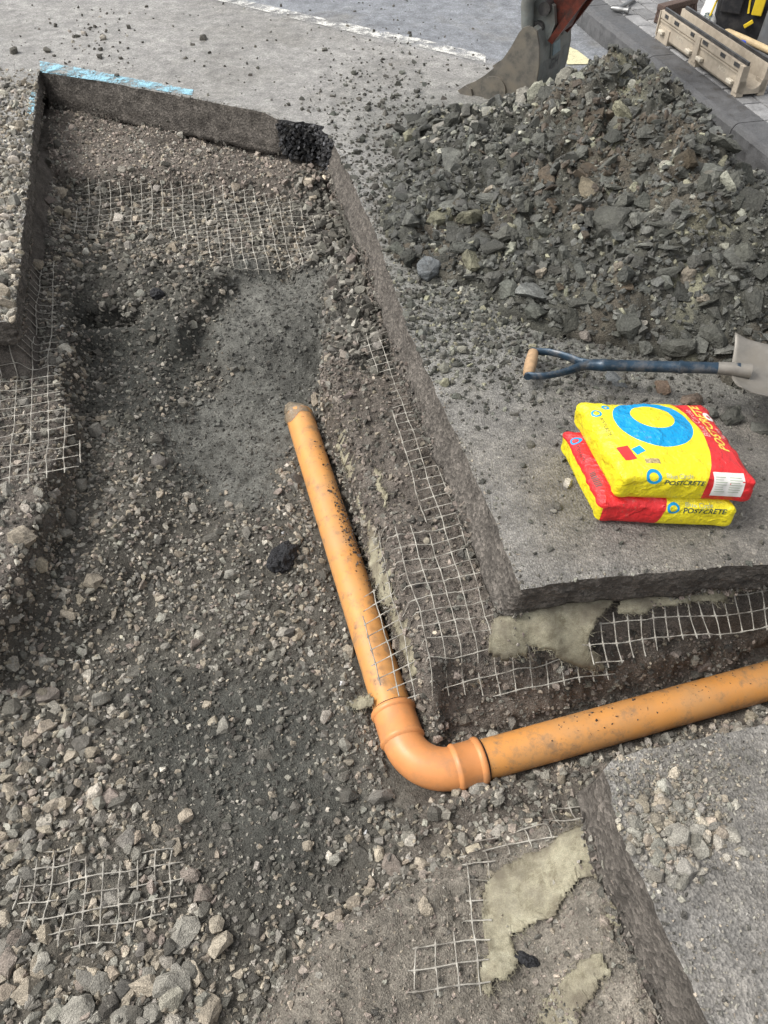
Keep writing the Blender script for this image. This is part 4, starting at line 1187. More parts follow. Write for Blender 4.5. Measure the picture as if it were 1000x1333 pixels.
fleece([(800, 1152), (812, 1150), (820, 1180), (832, 1208), (805, 1212), (786, 1196)], 'small brown fleece flap against the cut face of the near slab', seed=5, wob=3, bump_=0.015, lift=0.012)
fleece([(690, 1345), (722, 1282), (752, 1250), (782, 1240), (792, 1262), (772, 1290), (745, 1345)], 'muddy tan fleece tongue lying on the ledge by a black tarmac crumb', seed=6, wob=4, bump_=0.02, lift=0.008, grit=2.0)
fleece([(448, 915), (470, 905), (486, 905), (486, 922), (462, 926)], 'tiny olive fleece scrap poking out beside the pipe socket', seed=7, wob=2, bump_=0.012, lift=0.015, z0=-.48)

sv = np.concatenate(SPR); sv = sv + np.column_stack([rng.normal(0, .003, (len(sv), 2)), rng.uniform(0, .003, len(sv))])
scatter('fleece_grit', M['gravel'], sv, np.clip(.0034 * np.exp(rng.normal(0, .45, len(sv))), .002, .01), stonecol(len(sv), [PINK, GREY, DARK], [.4, .4, .2]), ground, T_SMALL, kind='stuff')
# ------------------------------------------------------------------ lumps of black tarmac
def lump(px, py, r, label, asp=(1, 1, .6), n=260, where='trench'):
    x, y, z = ground_hit(px, py)
    vs = []
    bm = bmesh.new(); bmesh.ops.create_icosphere(bm, subdivisions=4, radius=1.0)
    for v in bm.verts:
        c = v.co
        k_ = 1 + 0.35 * float(fbm(np.array(c.x * 2.3 + 5 * px), np.array(c.y * 2.3 + c.z * 1.7), 500, 3)) + 0.22 * float(vnoise(np.array(c.x * 7 + c.z * 4 + px), np.array(c.y * 7 - c.z * 5), 505))
        v.co = Vector((c.x * asp[0], c.y * asp[1], c.z * asp[2])) * r * k_
    me = bpy.data.meshes.new('tarmac_lump'); bm.to_mesh(me); bm.free(); me.shade_flat()
    o = link('tarmac_lump', me, M['tarmac'], None, label=label, cat='tarmac lump')
    o.location = (x, y, z + r * asp[2] * .35); o.rotation_euler = (0, 0, -0.4)
    return o
lump(369, 728, 0.058, 'black crumbly tarmac lump lying on gravel to one side of the orange pipe', (.75, 1.15, .6))
lump(685, 1250, 0.019, 'small black tarmac crumb on the gravel ledge between fleece scraps', (1.4, .7, .6))
lump(205, 385, 0.03, 'small black tarmac crumb on the muddy shelf', (1, 1, .8))

# ------------------------------------------------------------------ cement bags
def attr_vec(nt, name):
    return N(nt, 'ShaderNodeAttribute', attribute_name=name).outputs['Vector']
def math_(nt, op, a, b=None, c=None):
    n = N(nt, 'ShaderNodeMath', operation=op)
    for i, v in enumerate((a, b, c)):
        if v is None: continue
        if isinstance(v, (int, float)): n.inputs[i].default_value = v
        else: nt.links.new(v, n.inputs[i])
    return n.outputs[0]
RED, YEL, BLU = (0.60, 0.025, 0.028), (0.74, 0.62, 0.018), (0.0, 0.27, 0.56)
def bag_material(name, kind):
    m, nt, b = newmat(name)
    lp = attr_vec(nt, 'lp'); nr = attr_vec(nt, 'ln')
    sx = N(nt, 'ShaderNodeSeparateXYZ'); nt.links.new(lp, sx.inputs[0])
    sn = N(nt, 'ShaderNodeSeparateXYZ'); nt.links.new(nr, sn.inputs[0])
    x, y, z = sx.outputs
    topf = math_(nt, 'GREATER_THAN', sn.outputs[2], 0.45)
    if kind == 'top':
        # red right-hand panel behind a bowed edge
        v = math_(nt, 'SUBTRACT', y, 0.015)
        xb = math_(nt, 'SUBTRACT', 0.090, math_(nt, 'MULTIPLY', math_(nt, 'MULTIPLY', v, v), 1.75))
        redm = math_(nt, 'GREATER_THAN', x, xb)
        dx = math_(nt, 'SUBTRACT', x, -0.022); dy = math_(nt, 'SUBTRACT', y, 0.040)
        ro = math_(nt, 'SQRT', math_(nt, 'ADD', math_(nt, 'MULTIPLY', dx, dx), math_(nt, 'MULTIPLY', dy, dy)))
        dx2 = math_(nt, 'SUBTRACT', x, -0.017); dy2 = math_(nt, 'SUBTRACT', y, 0.056)
        ri = math_(nt, 'SQRT', math_(nt, 'ADD', math_(nt, 'MULTIPLY', dx2, dx2), math_(nt, 'MULTIPLY', math_(nt, 'MULTIPLY', dy2, dy2), 1.1)))
        ring = math_(nt, 'MULTIPLY', math_(nt, 'MULTIPLY', math_(nt, 'LESS_THAN', ro, 0.096), math_(nt, 'GREATER_THAN', ri, 0.053)), topf)
        c = mixc(nt, redm, YEL, RED)
        c = mixc(nt, ring, c, BLU)
    else:
        # front: red left, yellow right; end: yellow with red upper band
        front = math_(nt, 'LESS_THAN', sn.outputs[1], -0.5)
        rf = math_(nt, 'LESS_THAN', math_(nt, 'ADD', x, math_(nt, 'MULTIPLY', z, -0.25)), -0.028)
        end = math_(nt, 'LESS_THAN', sn.outputs[0], -0.5)
        re_ = math_(nt, 'GREATER_THAN', z, 0.066)
        redm = math_(nt, 'MAXIMUM', math_(nt, 'MULTIPLY', rf, math_(nt, 'SUBTRACT', 1.0, end)), math_(nt, 'MULTIPLY', end, re_))
        c = mixc(nt, redm, YEL, RED)
    n1 = noise(nt, lp, 35, 6, 0.7); n2 = noise(nt, lp, 90, 6, 0.7); n3 = noise(nt, lp, 12, 5, 0.7)
    c = mixc(nt, 1.0, c, ramp(nt, n3, [(0.3, 0.9), (0.7, 1.06)]), 'MULTIPLY')
    f = math_(nt, 'MULTIPLY', ramp(nt, n2, [(0.54, 0.0), (0.66, 0.6)]), ramp(nt, n3, [(0.5, 0.0), (0.62, 1.0)]))
    c = mixc(nt, f, c, (0.16, 0.13, 0.09))
    nt.links.new(c, b.inputs['Base Color'])
    b.inputs['Roughness'].default_value = 0.36
    b.inputs['Specular IOR Level'].default_value = 0.4
    wv = noise(nt, lp, 26, 5, 0.55)
    p = bump(nt, b, wv, 0.016, 0.75)
    wr = noise(nt, lp, 14, 3, 0.5)
    rid = math_(nt, 'ABSOLUTE', math_(nt, 'SUBTRACT', wr, 0.5))
    p = bump(nt, b, ramp(nt, rid, [(0.0, 1.0), (0.05, 0.0)]), 0.003, 0.5, p)
    bump(nt, b, n1, 0.002, 0.5, p)
    return m

def bag_mesh(a, b, h, seed, r=0.026, bulge=0.014):
    bm = bmesh.new()
    bmesh.ops.create_cube(bm, size=2.0)
    bmesh.ops.subdivide_edges(bm, edges=bm.edges, cuts=46, use_grid_fill=True)
    co = np.array([v.co[:] for v in bm.verts]); bm.verts.index_update()
    F = [[v.index for v in f.verts] for f in bm.faces]; bm.free()
    half = np.array([a, b, h / 2])
    q = co * half
    inner = np.clip(q, -(half - r), half - r)
    d = q - inner; L = np.linalg.norm(d, axis=1)[:, None]; L[L == 0] = 1
    p = inner + d / L * r
    nrm = d / L
    ux, uy, uz = p[:, 0] / a, p[:, 1] / b, p[:, 2] / (h / 2)
    dome = np.clip(1 - ux ** 2, 0, 1) * np.clip(1 - uy ** 2, 0, 1)
    p[:, 2] += np.where(uz > 0, (bulge * dome ** 0.8 - 0.010 * (1 - dome)) * np.clip(uz, 0, 1) ** 1.5, 0)
    # sides belly out at mid height, corners drawn into ears
    mid = np.clip(1 - uz ** 2, 0, 1)
    p[:, 0] += np.sign(ux) * 0.006 * mid * np.clip(1 - uy ** 2, 0, 1) * (np.abs(ux) > .8)
    p[:, 1] += np.sign(uy) * 0.008 * mid * np.clip(1 - ux ** 2, 0, 1) * (np.abs(uy) > .8)
    cor = np.clip((np.abs(ux) - 0.78) / 0.22, 0, 1) * np.clip((np.abs(uy) - 0.78) / 0.22, 0, 1)
    p[:, 0] += np.sign(ux) * cor * 0.016; p[:, 1] += np.sign(uy) * cor * 0.012
    edge = np.maximum(np.abs(ux), np.abs(uy)) ** 3
    ww = 0.010 * (np.abs(fbm(p[:, 0] * 26 + seed, p[:, 1] * 26 + p[:, 2] * 18, 600 + seed, 3)) - 0.12) * (0.3 + 0.7 * edge) + 0.010 * fbm(p[:, 0] * 9 + seed, p[:, 1] * 9 + p[:, 2] * 9, 620 + seed, 2)
    p += nrm * (ww * np.clip(0.75 + uz, 0, 1))[:, None]
    p[:, 2] += h / 2
    p[:, 2] = np.maximum(p[:, 2], 0.0)
    return p, F, nrm

def make_bag(kind, label, c0, ex, ey, z0, a, b, h, seed, tiltfn):
    root = empty('cement_bag', (c0[0], c0[1], z0), label, 'cement bag')
    lp, F, ln = bag_mesh(a, b, h, seed)
    def w(p):
        x, y, z = p
        return Vector((c0[0] + ex[0] * x + ey[0] * y, c0[1] + ex[1] * x + ey[1] * y, z0 + z + tiltfn(x, y)))
    me = bpy.data.meshes.new('sack'); me.from_pydata([w(p) for p in lp], [], F); me.update()
    at = me.attributes.new('lp', 'FLOAT_VECTOR', 'POINT'); at.data.foreach_set('vector', lp.astype(np.float32).ravel())
    at = me.attributes.new('ln', 'FLOAT_VECTOR', 'POINT'); at.data.foreach_set('vector', ln.astype(np.float32).ravel())
    me.shade_smooth()
    o = child(link('sack', me, bag_material('bag_print_' + kind, kind)), root)
    bvh = BVHTree.FromPolygons([Vector(p) for p in lp], F)
    return root, bvh, w

def font_mesh(text, size, bold=0.0, shear=0.0):
    cu = bpy.data.curves.new('t', 'FONT'); cu.body = text; cu.size = size; cu.offset = bold; cu.shear = shear; cu.resolution_u = 3
    o = bpy.data.objects.new('t', cu); COL.objects.link(o)
    dg = bpy.context.evaluated_depsgraph_get()
    me = o.evaluated_get(dg).to_mesh()
    V = [v.co.copy() for v in me.vertices]; F = [list(p.vertices) for p in me.polygons]
    o.evaluated_get(dg).to_mesh_clear()
    bpy.data.objects.remove(o); bpy.data.curves.remove(cu)
    return V, F
def fine(V, F, n):
    bm = bmesh.new(); vs = [bm.verts.new(v) for v in V]
    for f in F:
        try: bm.faces.new([vs[i] for i in f])
        except ValueError: pass
    if n: bmesh.ops.subdivide_edges(bm, edges=bm.edges, cuts=n, use_grid_fill=True)
    bm.verts.index_update()
    r = [v.co.copy() for v in bm.verts], [[v.index for v in f.verts] for f in bm.faces]
    bm.free(); return r
def wrap(name, V, F, mat, root, bvh, w, org, du, dv, cast, lift=0.0006):
    """lay a flat drawing on the bag: org + du*x + dv*y, then cast along `cast` in the bag's own space"""
    out = []
    cast = Vector(cast).normalized()
    for v in V:
        p = Vector(org) + Vector(du) * v.x + Vector(dv) * v.y
        hit, nn, _, _ = bvh.ray_cast(p - cast * 0.3, cast)
        out.append(w((hit + nn * lift if nn.dot(cast) < 0 else hit - nn * lift) if hit else p))
    me = bpy.data.meshes.new(name); me.from_pydata(out, [], F); me.shade_smooth()
    return child(link(name, me, mat), root)
def ink(name, col, rough=0.45): return simple(name, col, rough, var=0.06, bd=0)
M['ink_dark'] = ink('ink_dark', (0.03, 0.06, 0.05)); M['ink_blue'] = ink('ink_blue', BLU); M['ink_grey'] = ink('ink_grey', (0.36, 0.42, 0.30)); M['ink_yel'] = ink('ink_yellow', (0.75, 0.55, 0.08))
M['ink_white'] = ink('ink_white', (0.72, 0.70, 0.66)); M['ink_red'] = ink('ink_red', (0.50, 0.03, 0.03)); M['ink_pink'] = ink('ink_pink', (0.75, 0.35, 0.33)); M['yel_film'] = simple('yellow_film', YEL, 0.4, var=0.1, bd=0.0008)
def ringmesh(ro, ri, ox=0, oy=0, n=40, sq=1.0):
    V = []; F = []
    for k_ in range(n):
        a = 2 * math.pi * k_ / n
        V += [Vector((math.cos(a) * ro, math.sin(a) * ro * sq, 0)), Vector((ox + math.cos(a) * ri, oy + math.sin(a) * ri * sq, 0))]
        j = (k_ + 1) % n
        F.append([2 * k_, 2 * j, 2 * j + 1, 2 * k_ + 1])
    return V, F
def gridmesh(wd, ht, nx, ny):
    V = [Vector((wd * i / nx, ht * j / ny, 0)) for j in range(ny + 1) for i in range(nx + 1)]
    F = [[j * (nx + 1) + i, j * (nx + 1) + i + 1, (j + 1) * (nx + 1) + i + 1, (j + 1) * (nx + 1) + i] for j in range(ny) for i in range(nx)]
    return V, F

M['torn'] = simple('torn_paper', (0.36, 0.28, 0.13), 0.8, var=0.6, scale=160, dirt=(0.10, 0.08, 0.05), dirtamt=0.9, dscale=120)
FR = (0, 1, -0.35); EN = (1, 0, -0.25); TOP = (0, 0, -1)
# lower bag
root, bvh, w = make_bag('low', 'lower red and yellow cement bag, flat on the asphalt beneath another bag', (0.712, 1.477), (1.0, -0.06), (-0.19, 1.0), 0.004, 0.172, 0.137, 0.098, 2, lambda x, y: 0.0)
V, F = fine(*font_mesh('POSTCRETE', 0.021, 0.0004, 0.25), 1); wrap('lettering', V, F, M['ink_dark'], root, bvh, w, (0.035, 0, 0.013), (1, 0, 0), (0, 0, 1), FR)
V, F = fine(*font_mesh('Blue Circle', 0.016), 1); wrap('lettering', V, F, M['ink_grey'], root, bvh, w, (0.042, 0, 0.031), (1, 0, 0), (0, 0, 1), FR)
V, F = ringmesh(0.0165, 0.010); wrap('ring_logo', V, F, M['ink_blue'], root, bvh, w, (0.010, 0, 0.026), (1, 0, 0), (0, 0, 1), FR)
V, F = gridmesh(0.07, 0.016, 10, 3); wrap('barcode_label', V, F, M['ink_red'], root, bvh, w, (0, -0.020, 0.038), (0, -1, 0), (0, 0, 1), EN, 0.0005)
for k_ in range(9):
    V, F = gridmesh(0.003, 0.013, 1, 2); wrap('barcode_bar', V, F, M['ink_dark'], root, bvh, w, (0, -0.030 - k_ * 0.006, 0.0395), (0, -1, 0), (0, 0, 1), EN, 0.0010)
V, F = ringmesh(0.012, 0.007); wrap('ring_logo', V, F, M['ink_blue'], root, bvh, w, (0, 0.095, 0.045), (0, -1, 0), (0, 0, 1), EN)
V, F = fine(*font_mesh('POSTCRETE', 0.012), 1); wrap('lettering', V, F, M['ink_dark'], root, bvh, w, (0, 0.078, 0.04), (0, -1, 0), (0, 0, 1), EN)
# upper bag
root, bvh, w = make_bag('top', 'upper yellow and red cement bag with big blue ring, stacked on another bag', (0.738, 1.492), (1.0, -0.035), (-0.20, 1.0), 0.092, 0.170, 0.142, 0.104, 5, lambda x, y: -0.05 * max(0, x - 0.06) - 0.02 * max(0, -y - .05))
V, F = fine(*font_mesh('POSTCRETE', 0.0185, 0.0004, 0.25), 1); wrap('lettering', V, F, M['ink_dark'], root, bvh, w, (-0.062, 0, 0.017), (1, 0, 0.0), (0, 0, 1), FR)
V, F = fine(*font_mesh('Blue Circle', 0.015), 1); wrap('lettering', V, F, M['ink_grey'], root, bvh, w, (-0.057, 0, 0.036), (1, 0, 0), (0, 0, 1), FR)
V, F = ringmesh(0.0195, 0.0115); wrap('ring_logo', V, F, M['ink_blue'], root, bvh, w, (-0.088, 0, 0.036), (1, 0, 0), (0, 0, 1), FR)
V, F = fine(*font_mesh('POSTCRETE', 0.034, 0.0008, 0.2), 1); wrap('lettering', V, F, M['ink_yel'], root, bvh, w, (0.138, -0.055, 0), (0, 1, 0), (-1, 0, 0), TOP)
V, F = fine(*font_mesh('Blue Circle', 0.026), 1); wrap('lettering', V, F, M['ink_pink'], root, bvh, w, (0.108, -0.012, 0), (0, 1, 0), (-1, 0, 0), TOP)
V, F = fine(*font_mesh('Rapid', 0.018), 1); wrap('lettering', V, F, M['ink_pink'], root, bvh, w, (0.155, -0.005, 0), (0, 1, 0), (-1, 0, 0), TOP)
V, F = ringmesh(0.013, 0.005, sq=1.3); wrap('weight_mark', V, F, M['ink_white'], root, bvh, w, (0.150, 0.085, 0), (1, 0, 0), (0, 1, 0), TOP)
V, F = gridmesh(0.080, 0.062, 12, 10); wrap('info_panel', V, F, M['ink_white'], root, bvh, w, (0.062, -0.150, 0.035), (1, 0, 0), (0, 0.62, 0.8), (0, 0.8, -0.6))
for k_ in range(7):
    for (xo, wd_) in ((0.067, 0.032), (0.104, 0.033)):
        V, F = gridmesh(wd_ * random.uniform(.6, 1), 0.0016, 6, 1); wrap('small_print', V, F, M['ink_grey'], root, bvh, w, (xo, -0.150 + 0.62 * (0.012 + k_ * 0.0062), 0.035 + 0.8 * (0.012 + k_ * 0.0062)), (1, 0, 0), (0, 0.62, 0.8), (0, 0.8, -0.6), 0.0011)
V, F = gridmesh(0.045, 0.03, 8, 6); wrap('red_label', V, F, M['ink_red'], root, bvh, w, (-0.150, -0.050, 0), (0.15, -1, 0), (1, 0.15, 0), TOP)
V, F = gridmesh(0.026, 0.022, 6, 5); wrap('blue_label', V, F, M['ink_blue'], root, bvh, w, (-0.108, -0.078, 0), (0.9, .35, 0), (-.35, .9, 0), TOP)
V, F = gridmesh(0.034, 0.016, 6, 4); wrap('torn_patch', V, F, M['torn'], root, bvh, w, (-0.098, -0.108, 0), (1, -.1, 0), (.1, 1, 0), TOP)
V, F = ringmesh(0.013, 0.008); wrap('ring_logo', V, F, M['ink_blue'], root, bvh, w, (-0.150, 0.082, 0), (1, 0, 0), (0, 1, 0), TOP)
V, F = fine(*font_mesh('POSTCRETE', 0.013), 1); wrap('lettering', V, F, M['ink_dark'], root, bvh, w, (-0.152, 0.062, 0), (0, -1, 0), (1, 0, 0), TOP)
V, F = ringmesh(0.010, 0.004); wrap('recycling_mark', V, F, M['ink_blue'], root, bvh, w, (-0.118, 0.105, 0), (1, 0, 0), (0, 1, 0), TOP)

# ------------------------------------------------------------------ shovel
M['blue_steel'] = simple('blue_black_steel', (0.018, 0.04, 0.065), 0.38, 0.3, var=0.3, scale=30, dirt=(0.16, 0.15, 0.14), dirtamt=0.6, dscale=25, spec=0.5)
M['grip'] = simple('worn_wood_grip', (0.36, 0.235, 0.13), 0.6, var=0.25, scale=60, dirt=(0.16, 0.11, 0.07), dirtamt=0.5)
M['blade'] = simple('muddy_steel_blade', (0.21, 0.195, 0.17), 0.5, 0.35, var=0.2, scale=25, dirt=(0.20, 0.18, 0.15), dirtamt=0.8, dscale=10)
g0 = P3(691, 473, 0.055); g1 = P3(968, 480, 0.155)
sx_ = (g1 - g0).normalized(); sy_ = Vector((0, 0, 1)).cross(sx_).normalized(); sz_ = sx_.cross(sy_)
shov = empty('shovel', g0, 'blue-black shovel with wooden D-handle lying across the asphalt onto the heap', 'shovel')
LS = (g1 - g0).length
def sp(a, b, c): return g0 + sx_ * a + sy_ * b + sz_ * c
mb = MB()
prof_ = [(-0.062, .012), (-0.058, .0165), (-0.03, .0185), (0, .0195), (0.03, .0185), (0.058, .0165), (0.062, .012)]
mb.tube([sp(0.0, a, 0) for a, _ in prof_], [r for _, r in prof_], 20); mb.build('grip', M['grip'], shov, True)
mb = MB()
for s in (-1, 1):
    pts = [sp(0.0, s * 0.063, 0), sp(0.018, s * 0.066, 0), sp(0.05, s * 0.064, 0), sp(0.085, s * 0.052, 0), sp(0.12, s * 0.034, 0), sp(0.15, s * 0.012, 0), sp(0.185, 0, 0)]
    mb.tube(pts, [.010, .0105, .010, .010, .011, .013, .014], 12, flat=(0.8, 1.25))
    mb.tube([sp(0, s * 0.058, 0), sp(0, s * 0.072, 0)], 0.012, 14)
mb.build('yoke', M['blue_steel'], shov, True)
mb = MB()
L1 = LS * 0.985
mb.tube([sp(0.16, 0, 0), sp(0.20, 0, 0), sp(0.212, 0, 0), sp(0.215, 0, 0), sp(0.23, 0, 0), sp(0.233, 0, 0), sp(L1 * .72, 0, 0), sp(L1 * .725, 0, 0), sp(L1 * .74, 0, 0), sp(L1 * .745, 0, 0), sp(L1, 0, 0)],
        [.016, .018, .018, .0195, .0195, .0175, .0175, .020, .020, .0178, .017], 20)
mb.build('shaft', M['blue_steel'], shov, True)
mb = MB()
mb.tube([sp(L1 * .90, 0, 0), sp(L1 * .95, 0, -0.001), sp(L1 + .03, 0, -.008)], [.0185, .0195, .022], 18); mb.build('blade_socket', M['blade'], shov, True)
# blade: dished plate with turned-up treads
vs = []; NU, NV = 26, 30
for i in range(NU + 1):
    t = i / NU
    for j in range(NV + 1):
        v = j / NV * 2 - 1
        wd_ = 0.132 * (1 - 0.08 * t)
        a = L1 + 0.005 + 0.30 * t - 0.035 * (1 - abs(v)) * 0 + 0.028 * math.cos(v * math.pi * .5) * -1 * (1 - t) + 0.03 * (1 - v * v) * t - 0.02 * abs(v) ** 3 * (1 - t)
        c = 0.038 * v * v * (1 - .35 * t) - 0.018 - 0.03 * t * (1 - t) + 0.025 * max(0, abs(v) - .85) * (1 - t)
        if t < 0.12: c += (0.12 - t) * 0.10 * abs(v)
        vs.append(sp(a, v * wd_, c - 0.05 * t))
fs = [(i * (NV + 1) + j, i * (NV + 1) + j + 1, (i + 1) * (NV + 1) + j + 1, (i + 1) * (NV + 1) + j) for i in range(NU) for j in range(NV)]
mb = MB().add(vs, fs); bl = mb.build('blade', M['blade'], shov, True)
md_ = bl.modifiers.new('thickness', 'SOLIDIFY'); md_.thickness = 0.003

# ------------------------------------------------------------------ excavator bucket and arm
M['bucket'] = simple('worn_bucket_steel', (0.165, 0.155, 0.135), 0.5, 0.45, var=0.35, scale=14, dirt=(0.23, 0.20, 0.155), dirtamt=0.85, dscale=7, bd=0.002)
M['bucket2'] = simple('grey_bucket_paint', (0.15, 0.16, 0.15), 0.5, 0.3, var=0.35, scale=16, dirt=(0.20, 0.19, 0.165), dirtamt=0.7, dscale=12, bd=0.002)
M['redarm'] = simple('rusty_red_paint', (0.13, 0.032, 0.02), 0.42, 0.2, var=0.6, scale=14, dirt=(0.035, 0.027, 0.023), dirtamt=1.0, dscale=16, bd=0.002)
M['black'] = simple('black_greasy_steel', (0.035, 0.034, 0.034), 0.45, 0.2, var=0.4, scale=30, dirt=(0.12, 0.11, 0.10), dirtamt=0.5)
bo = P3(648, 132, 0.0); bo.z = -0.01
ea = Vector((0.86, -0.51, 0)).normalized(); ew = Vector((0.51, 0.86, 0)).normalized(); ez = Vector((0, 0, 1))
BK = 0.93
def bp_(a, z, w_): return bo + (ea * a + ez * z * 0.80 + ew * w_) * BK
exc = empty('excavator_arm', bo, 'muddy excavator bucket on a rusty red arm, resting behind the heap', 'excavator')
side_ = [(-0.187, -0.03), (-0.246, 0.035), (-0.205, 0.075), (-0.15, 0.11), (-0.09, 0.165), (-0.03, 0.235), (0.01, 0.295), (0.043, 0.36), (0.062, 0.41), (0.08, 0.455), (0.098, 0.485), (0.123, 0.50), (0.152, 0.495), (0.176, 0.48), (0.20, 0.40), (0.214, 0.29), (0.212, 0.17), (0.198, 0.07), (0.16, -0.01), (0.10, -0.04), (-0.05, -0.045)]
W_ = 0.46
for w0 in (0.0, W_ - 0.014):
    mb = MB().prism(side_, w0, w0 + 0.014, bp_); sp_ = mb.build('side_plate', M['bucket'], exc)
    if w0 == 0.0:
        mb = MB()
        cc = [(-0.03 + 0.075 * math.cos(a), 0.085 + 0.085 * math.sin(a)) for a in [2 * math.pi * k_ / 28 for k_ in range(28)]]
        mb.prism(cc, -0.012, 0.003, bp_); mb.build('wear_disc', M['bucket'], sp_)
        mb = MB()
        edge_ = [(-0.187, -0.03), (-0.246, 0.035), (-0.205, 0.075), (-0.165, 0.06), (-0.14, -0.03)]
        mb.prism(edge_, -0.014, 0.004, bp_); mb.build('side_cutter', M['bucket'], sp_)
mb = MB()
shell = side_[12:] 
ins = [(a * .93 - .002, z * .93 + .014) for a, z in shell]
n_ = len(shell)
loop = shell + ins[::-1]
mb.prism(loop, 0.016, W_ - 0.016, bp_)
sh = mb.build('shell', M['bucket2'], exc)
# name plate and raised letters on the back of the shell
def facep(t, w_, out):          # t runs up the flat back
    a0, z0 = 0.214, 0.29; a1, z1 = 0.20, 0.40
    d_ = (Vector((a1 - a0, z1 - z0))).normalized()
    return bp_(a0 + d_.x * t + out * d_.y, z0 + d_.y * t - out * d_.x, w_)
M['plate'] = simple('dull_name_plate', (0.16, 0.23, 0.26), 0.35, 0.4, var=0.3, scale=40)
mb = MB().prism([(0.15, -0.015), (0.29, -0.015), (0.28, 0.085), (0.16, 0.085)], 0.001, 0.008, lambda a, b_, c: facep(b_, a, c)); pl_ = mb.build('name_plate', M['bucket2'], exc)
mb = MB().prism([(0.165, 0.0), (0.275, 0.0), (0.268, 0.072), (0.172, 0.072)], 0.009, 0.012, lambda a, b_, c: facep(b_, a, c)); mb.build('plate_face', M['plate'], pl_)
V, F = font_mesh('GH', 0.09)
me = bpy.data.meshes.new('raised_letters'); me.from_pydata([bp_(0.2138 - (0.0) + 0.004, 0.20 + v.y, 0.16 + v.x) for v in V], [], F); 
child(link('raised_letters', me, M['black']), exc)
# ears, pins and arm
for w0 in (0.10, 0.315):
    mb = MB().prism([(0.08, 0.44), (0.205, 0.36), (0.235, 0.50), (0.215, 0.60), (0.14, 0.64), (0.09, 0.60)], w0, w0 + 0.03, bp_); mb.build('hanger_ear', M['bucket2'], exc)
for a, z in ((0.175, 0.585), (0.15, 0.47)):
    mb = MB().tube([bp_(a, z, 0.07), bp_(a, z, 0.375)], 0.03, 20); mb.build('pin', M['black'], exc, True)
mb = MB().prism([(0.13, 0.52), (0.19, 0.40), (0.26, 0.44), (0.30, 0.56), (0.42, 0.80), (0.70, 1.35), (0.52, 1.42), (0.26, 0.90), (0.15, 0.66)], 0.14, 0.305, bp_)
mb.build('dipper_arm', M['redarm'], exc)
mb = MB().prism([(0.205, 0.40), (0.235, 0.385), (0.44, 0.78), (0.40, 0.80)], 0.10, 0.125, bp_); mb.build('arm_flange', M['redarm'], exc)
mb = MB().prism([(0.205, 0.40), (0.235, 0.385), (0.44, 0.78), (0.40, 0.80)], 0.318, 0.345, bp_); mb.build('arm_flange', M['redarm'], exc)
mb = MB().tube([bp_(0.10, 0.47, 0.06), bp_(0.085, 0.60, 0.06), bp_(0.10, 0.78, 0.06), bp_(0.20, 1.1, 0.08)], [.03, .032, .036, .036], 16); mb.build('link_rod', M['bucket2'], exc, True)
mb = MB().tube([bp_(0.09, 0.62, 0.2), bp_(0.12, 0.9, 0.2), bp_(0.3, 1.35, 0.2)], [.022, .022, .045], 16); mb.build('hydraulic_ram', M['black'], exc, True)
for w0 in (0.18, 0.26):
    mb = MB().tube([bp_(0.28, 0.55, w0), bp_(0.33, 0.72, w0 + .02), bp_(0.47, 0.95, w0), bp_(0.62, 1.35, w0)], 0.012, 10); mb.build('hose', M['black'], exc, True)

# ------------------------------------------------------------------ things left on the block paving
M['polycrete'] = simple('beige_polymer_concrete', (0.40, 0.345, 0.27), 0.8, var=0.14, scale=40, dirt=(0.25, 0.21, 0.165), dirtamt=0.6, dscale=9)
M['boss'] = simple('pale_boss', (0.52, 0.47, 0.38), 0.7, var=0.1, scale=40)
M['edge_rail'] = simple('dark_steel_rail', (0.05, 0.05, 0.052), 0.4, 0.4, var=0.3, scale=60, dirt=(0.2, 0.19, 0.17), dirtamt=0.4)
PZ0 = KZ + 0.002
cs0, cs1, ct = 3.575, 4.475, 2.507
chn = empty('drainage_channel', kp(4.02, ct + .07, PZ0), 'beige concrete drainage channel with dark edge rails standing on the paving behind the kerb', 'drain channel')
Hc, Wc = 0.138, 0.14
# U-shaped body, swept along its length
o_l = [(0.006, 0.016), (0.0, 0.026), (0.0, Hc), (0.022, Hc), (0.024, 0.08)] + [(0.07 - 0.046 * math.cos(a), 0.078 - 0.046 * math.sin(a)) for a in [math.pi * k_ / 12 for k_ in range(1, 12)]] + [(0.116, 0.085), (0.118, Hc), (Wc, Hc), (Wc, 0.026), (0.134, 0.016), (0.105, 0.012), (0.035, 0.012)]
mb = MB().prism(o_l, cs0, cs1, lambda a, b_, w_: kp(w_, ct + a, PZ0 + b_))
body = mb.build('channel_body', M['polycrete'], chn)
for s0, s1 in ((cs0, cs0 + 0.05), (4.0, 4.075), (cs1 - 0.14, cs1)):          # feet
    mb = MB().prism([(-0.006, 0.0), (-0.006, 0.07), (0.03, 0.07), (0.03, 0.0)], s0, s1, lambda a, b_, w_: kp(w_, ct + a, PZ0 + b_)); mb.build('foot', M['polycrete'], chn)
    mb = MB().prism([(Wc - .03, 0.0), (Wc - .03, 0.07), (Wc + .005, 0.07), (Wc + .005, 0.0)], s0, s1, lambda a, b_, w_: kp(w_, ct + a, PZ0 + b_)); mb.build('foot', M['polycrete'], chn)
for z0, z1, d_ in ((0.106, Hc - .001, 0.008), (0.090, 0.097, 0.005)):          # raised bands along the side
    for s0, s1 in ((cs0 + .04, 4.0), (4.05, cs1 - .012)):
        mb = MB().prism([(-d_, z0), (-d_, z1), (0.004, z1), (0.004, z0)], s0, s1, lambda a, b_, w_: kp(w_, ct + a, PZ0 + b_)); mb.build('side_band', M['polycrete'], chn)
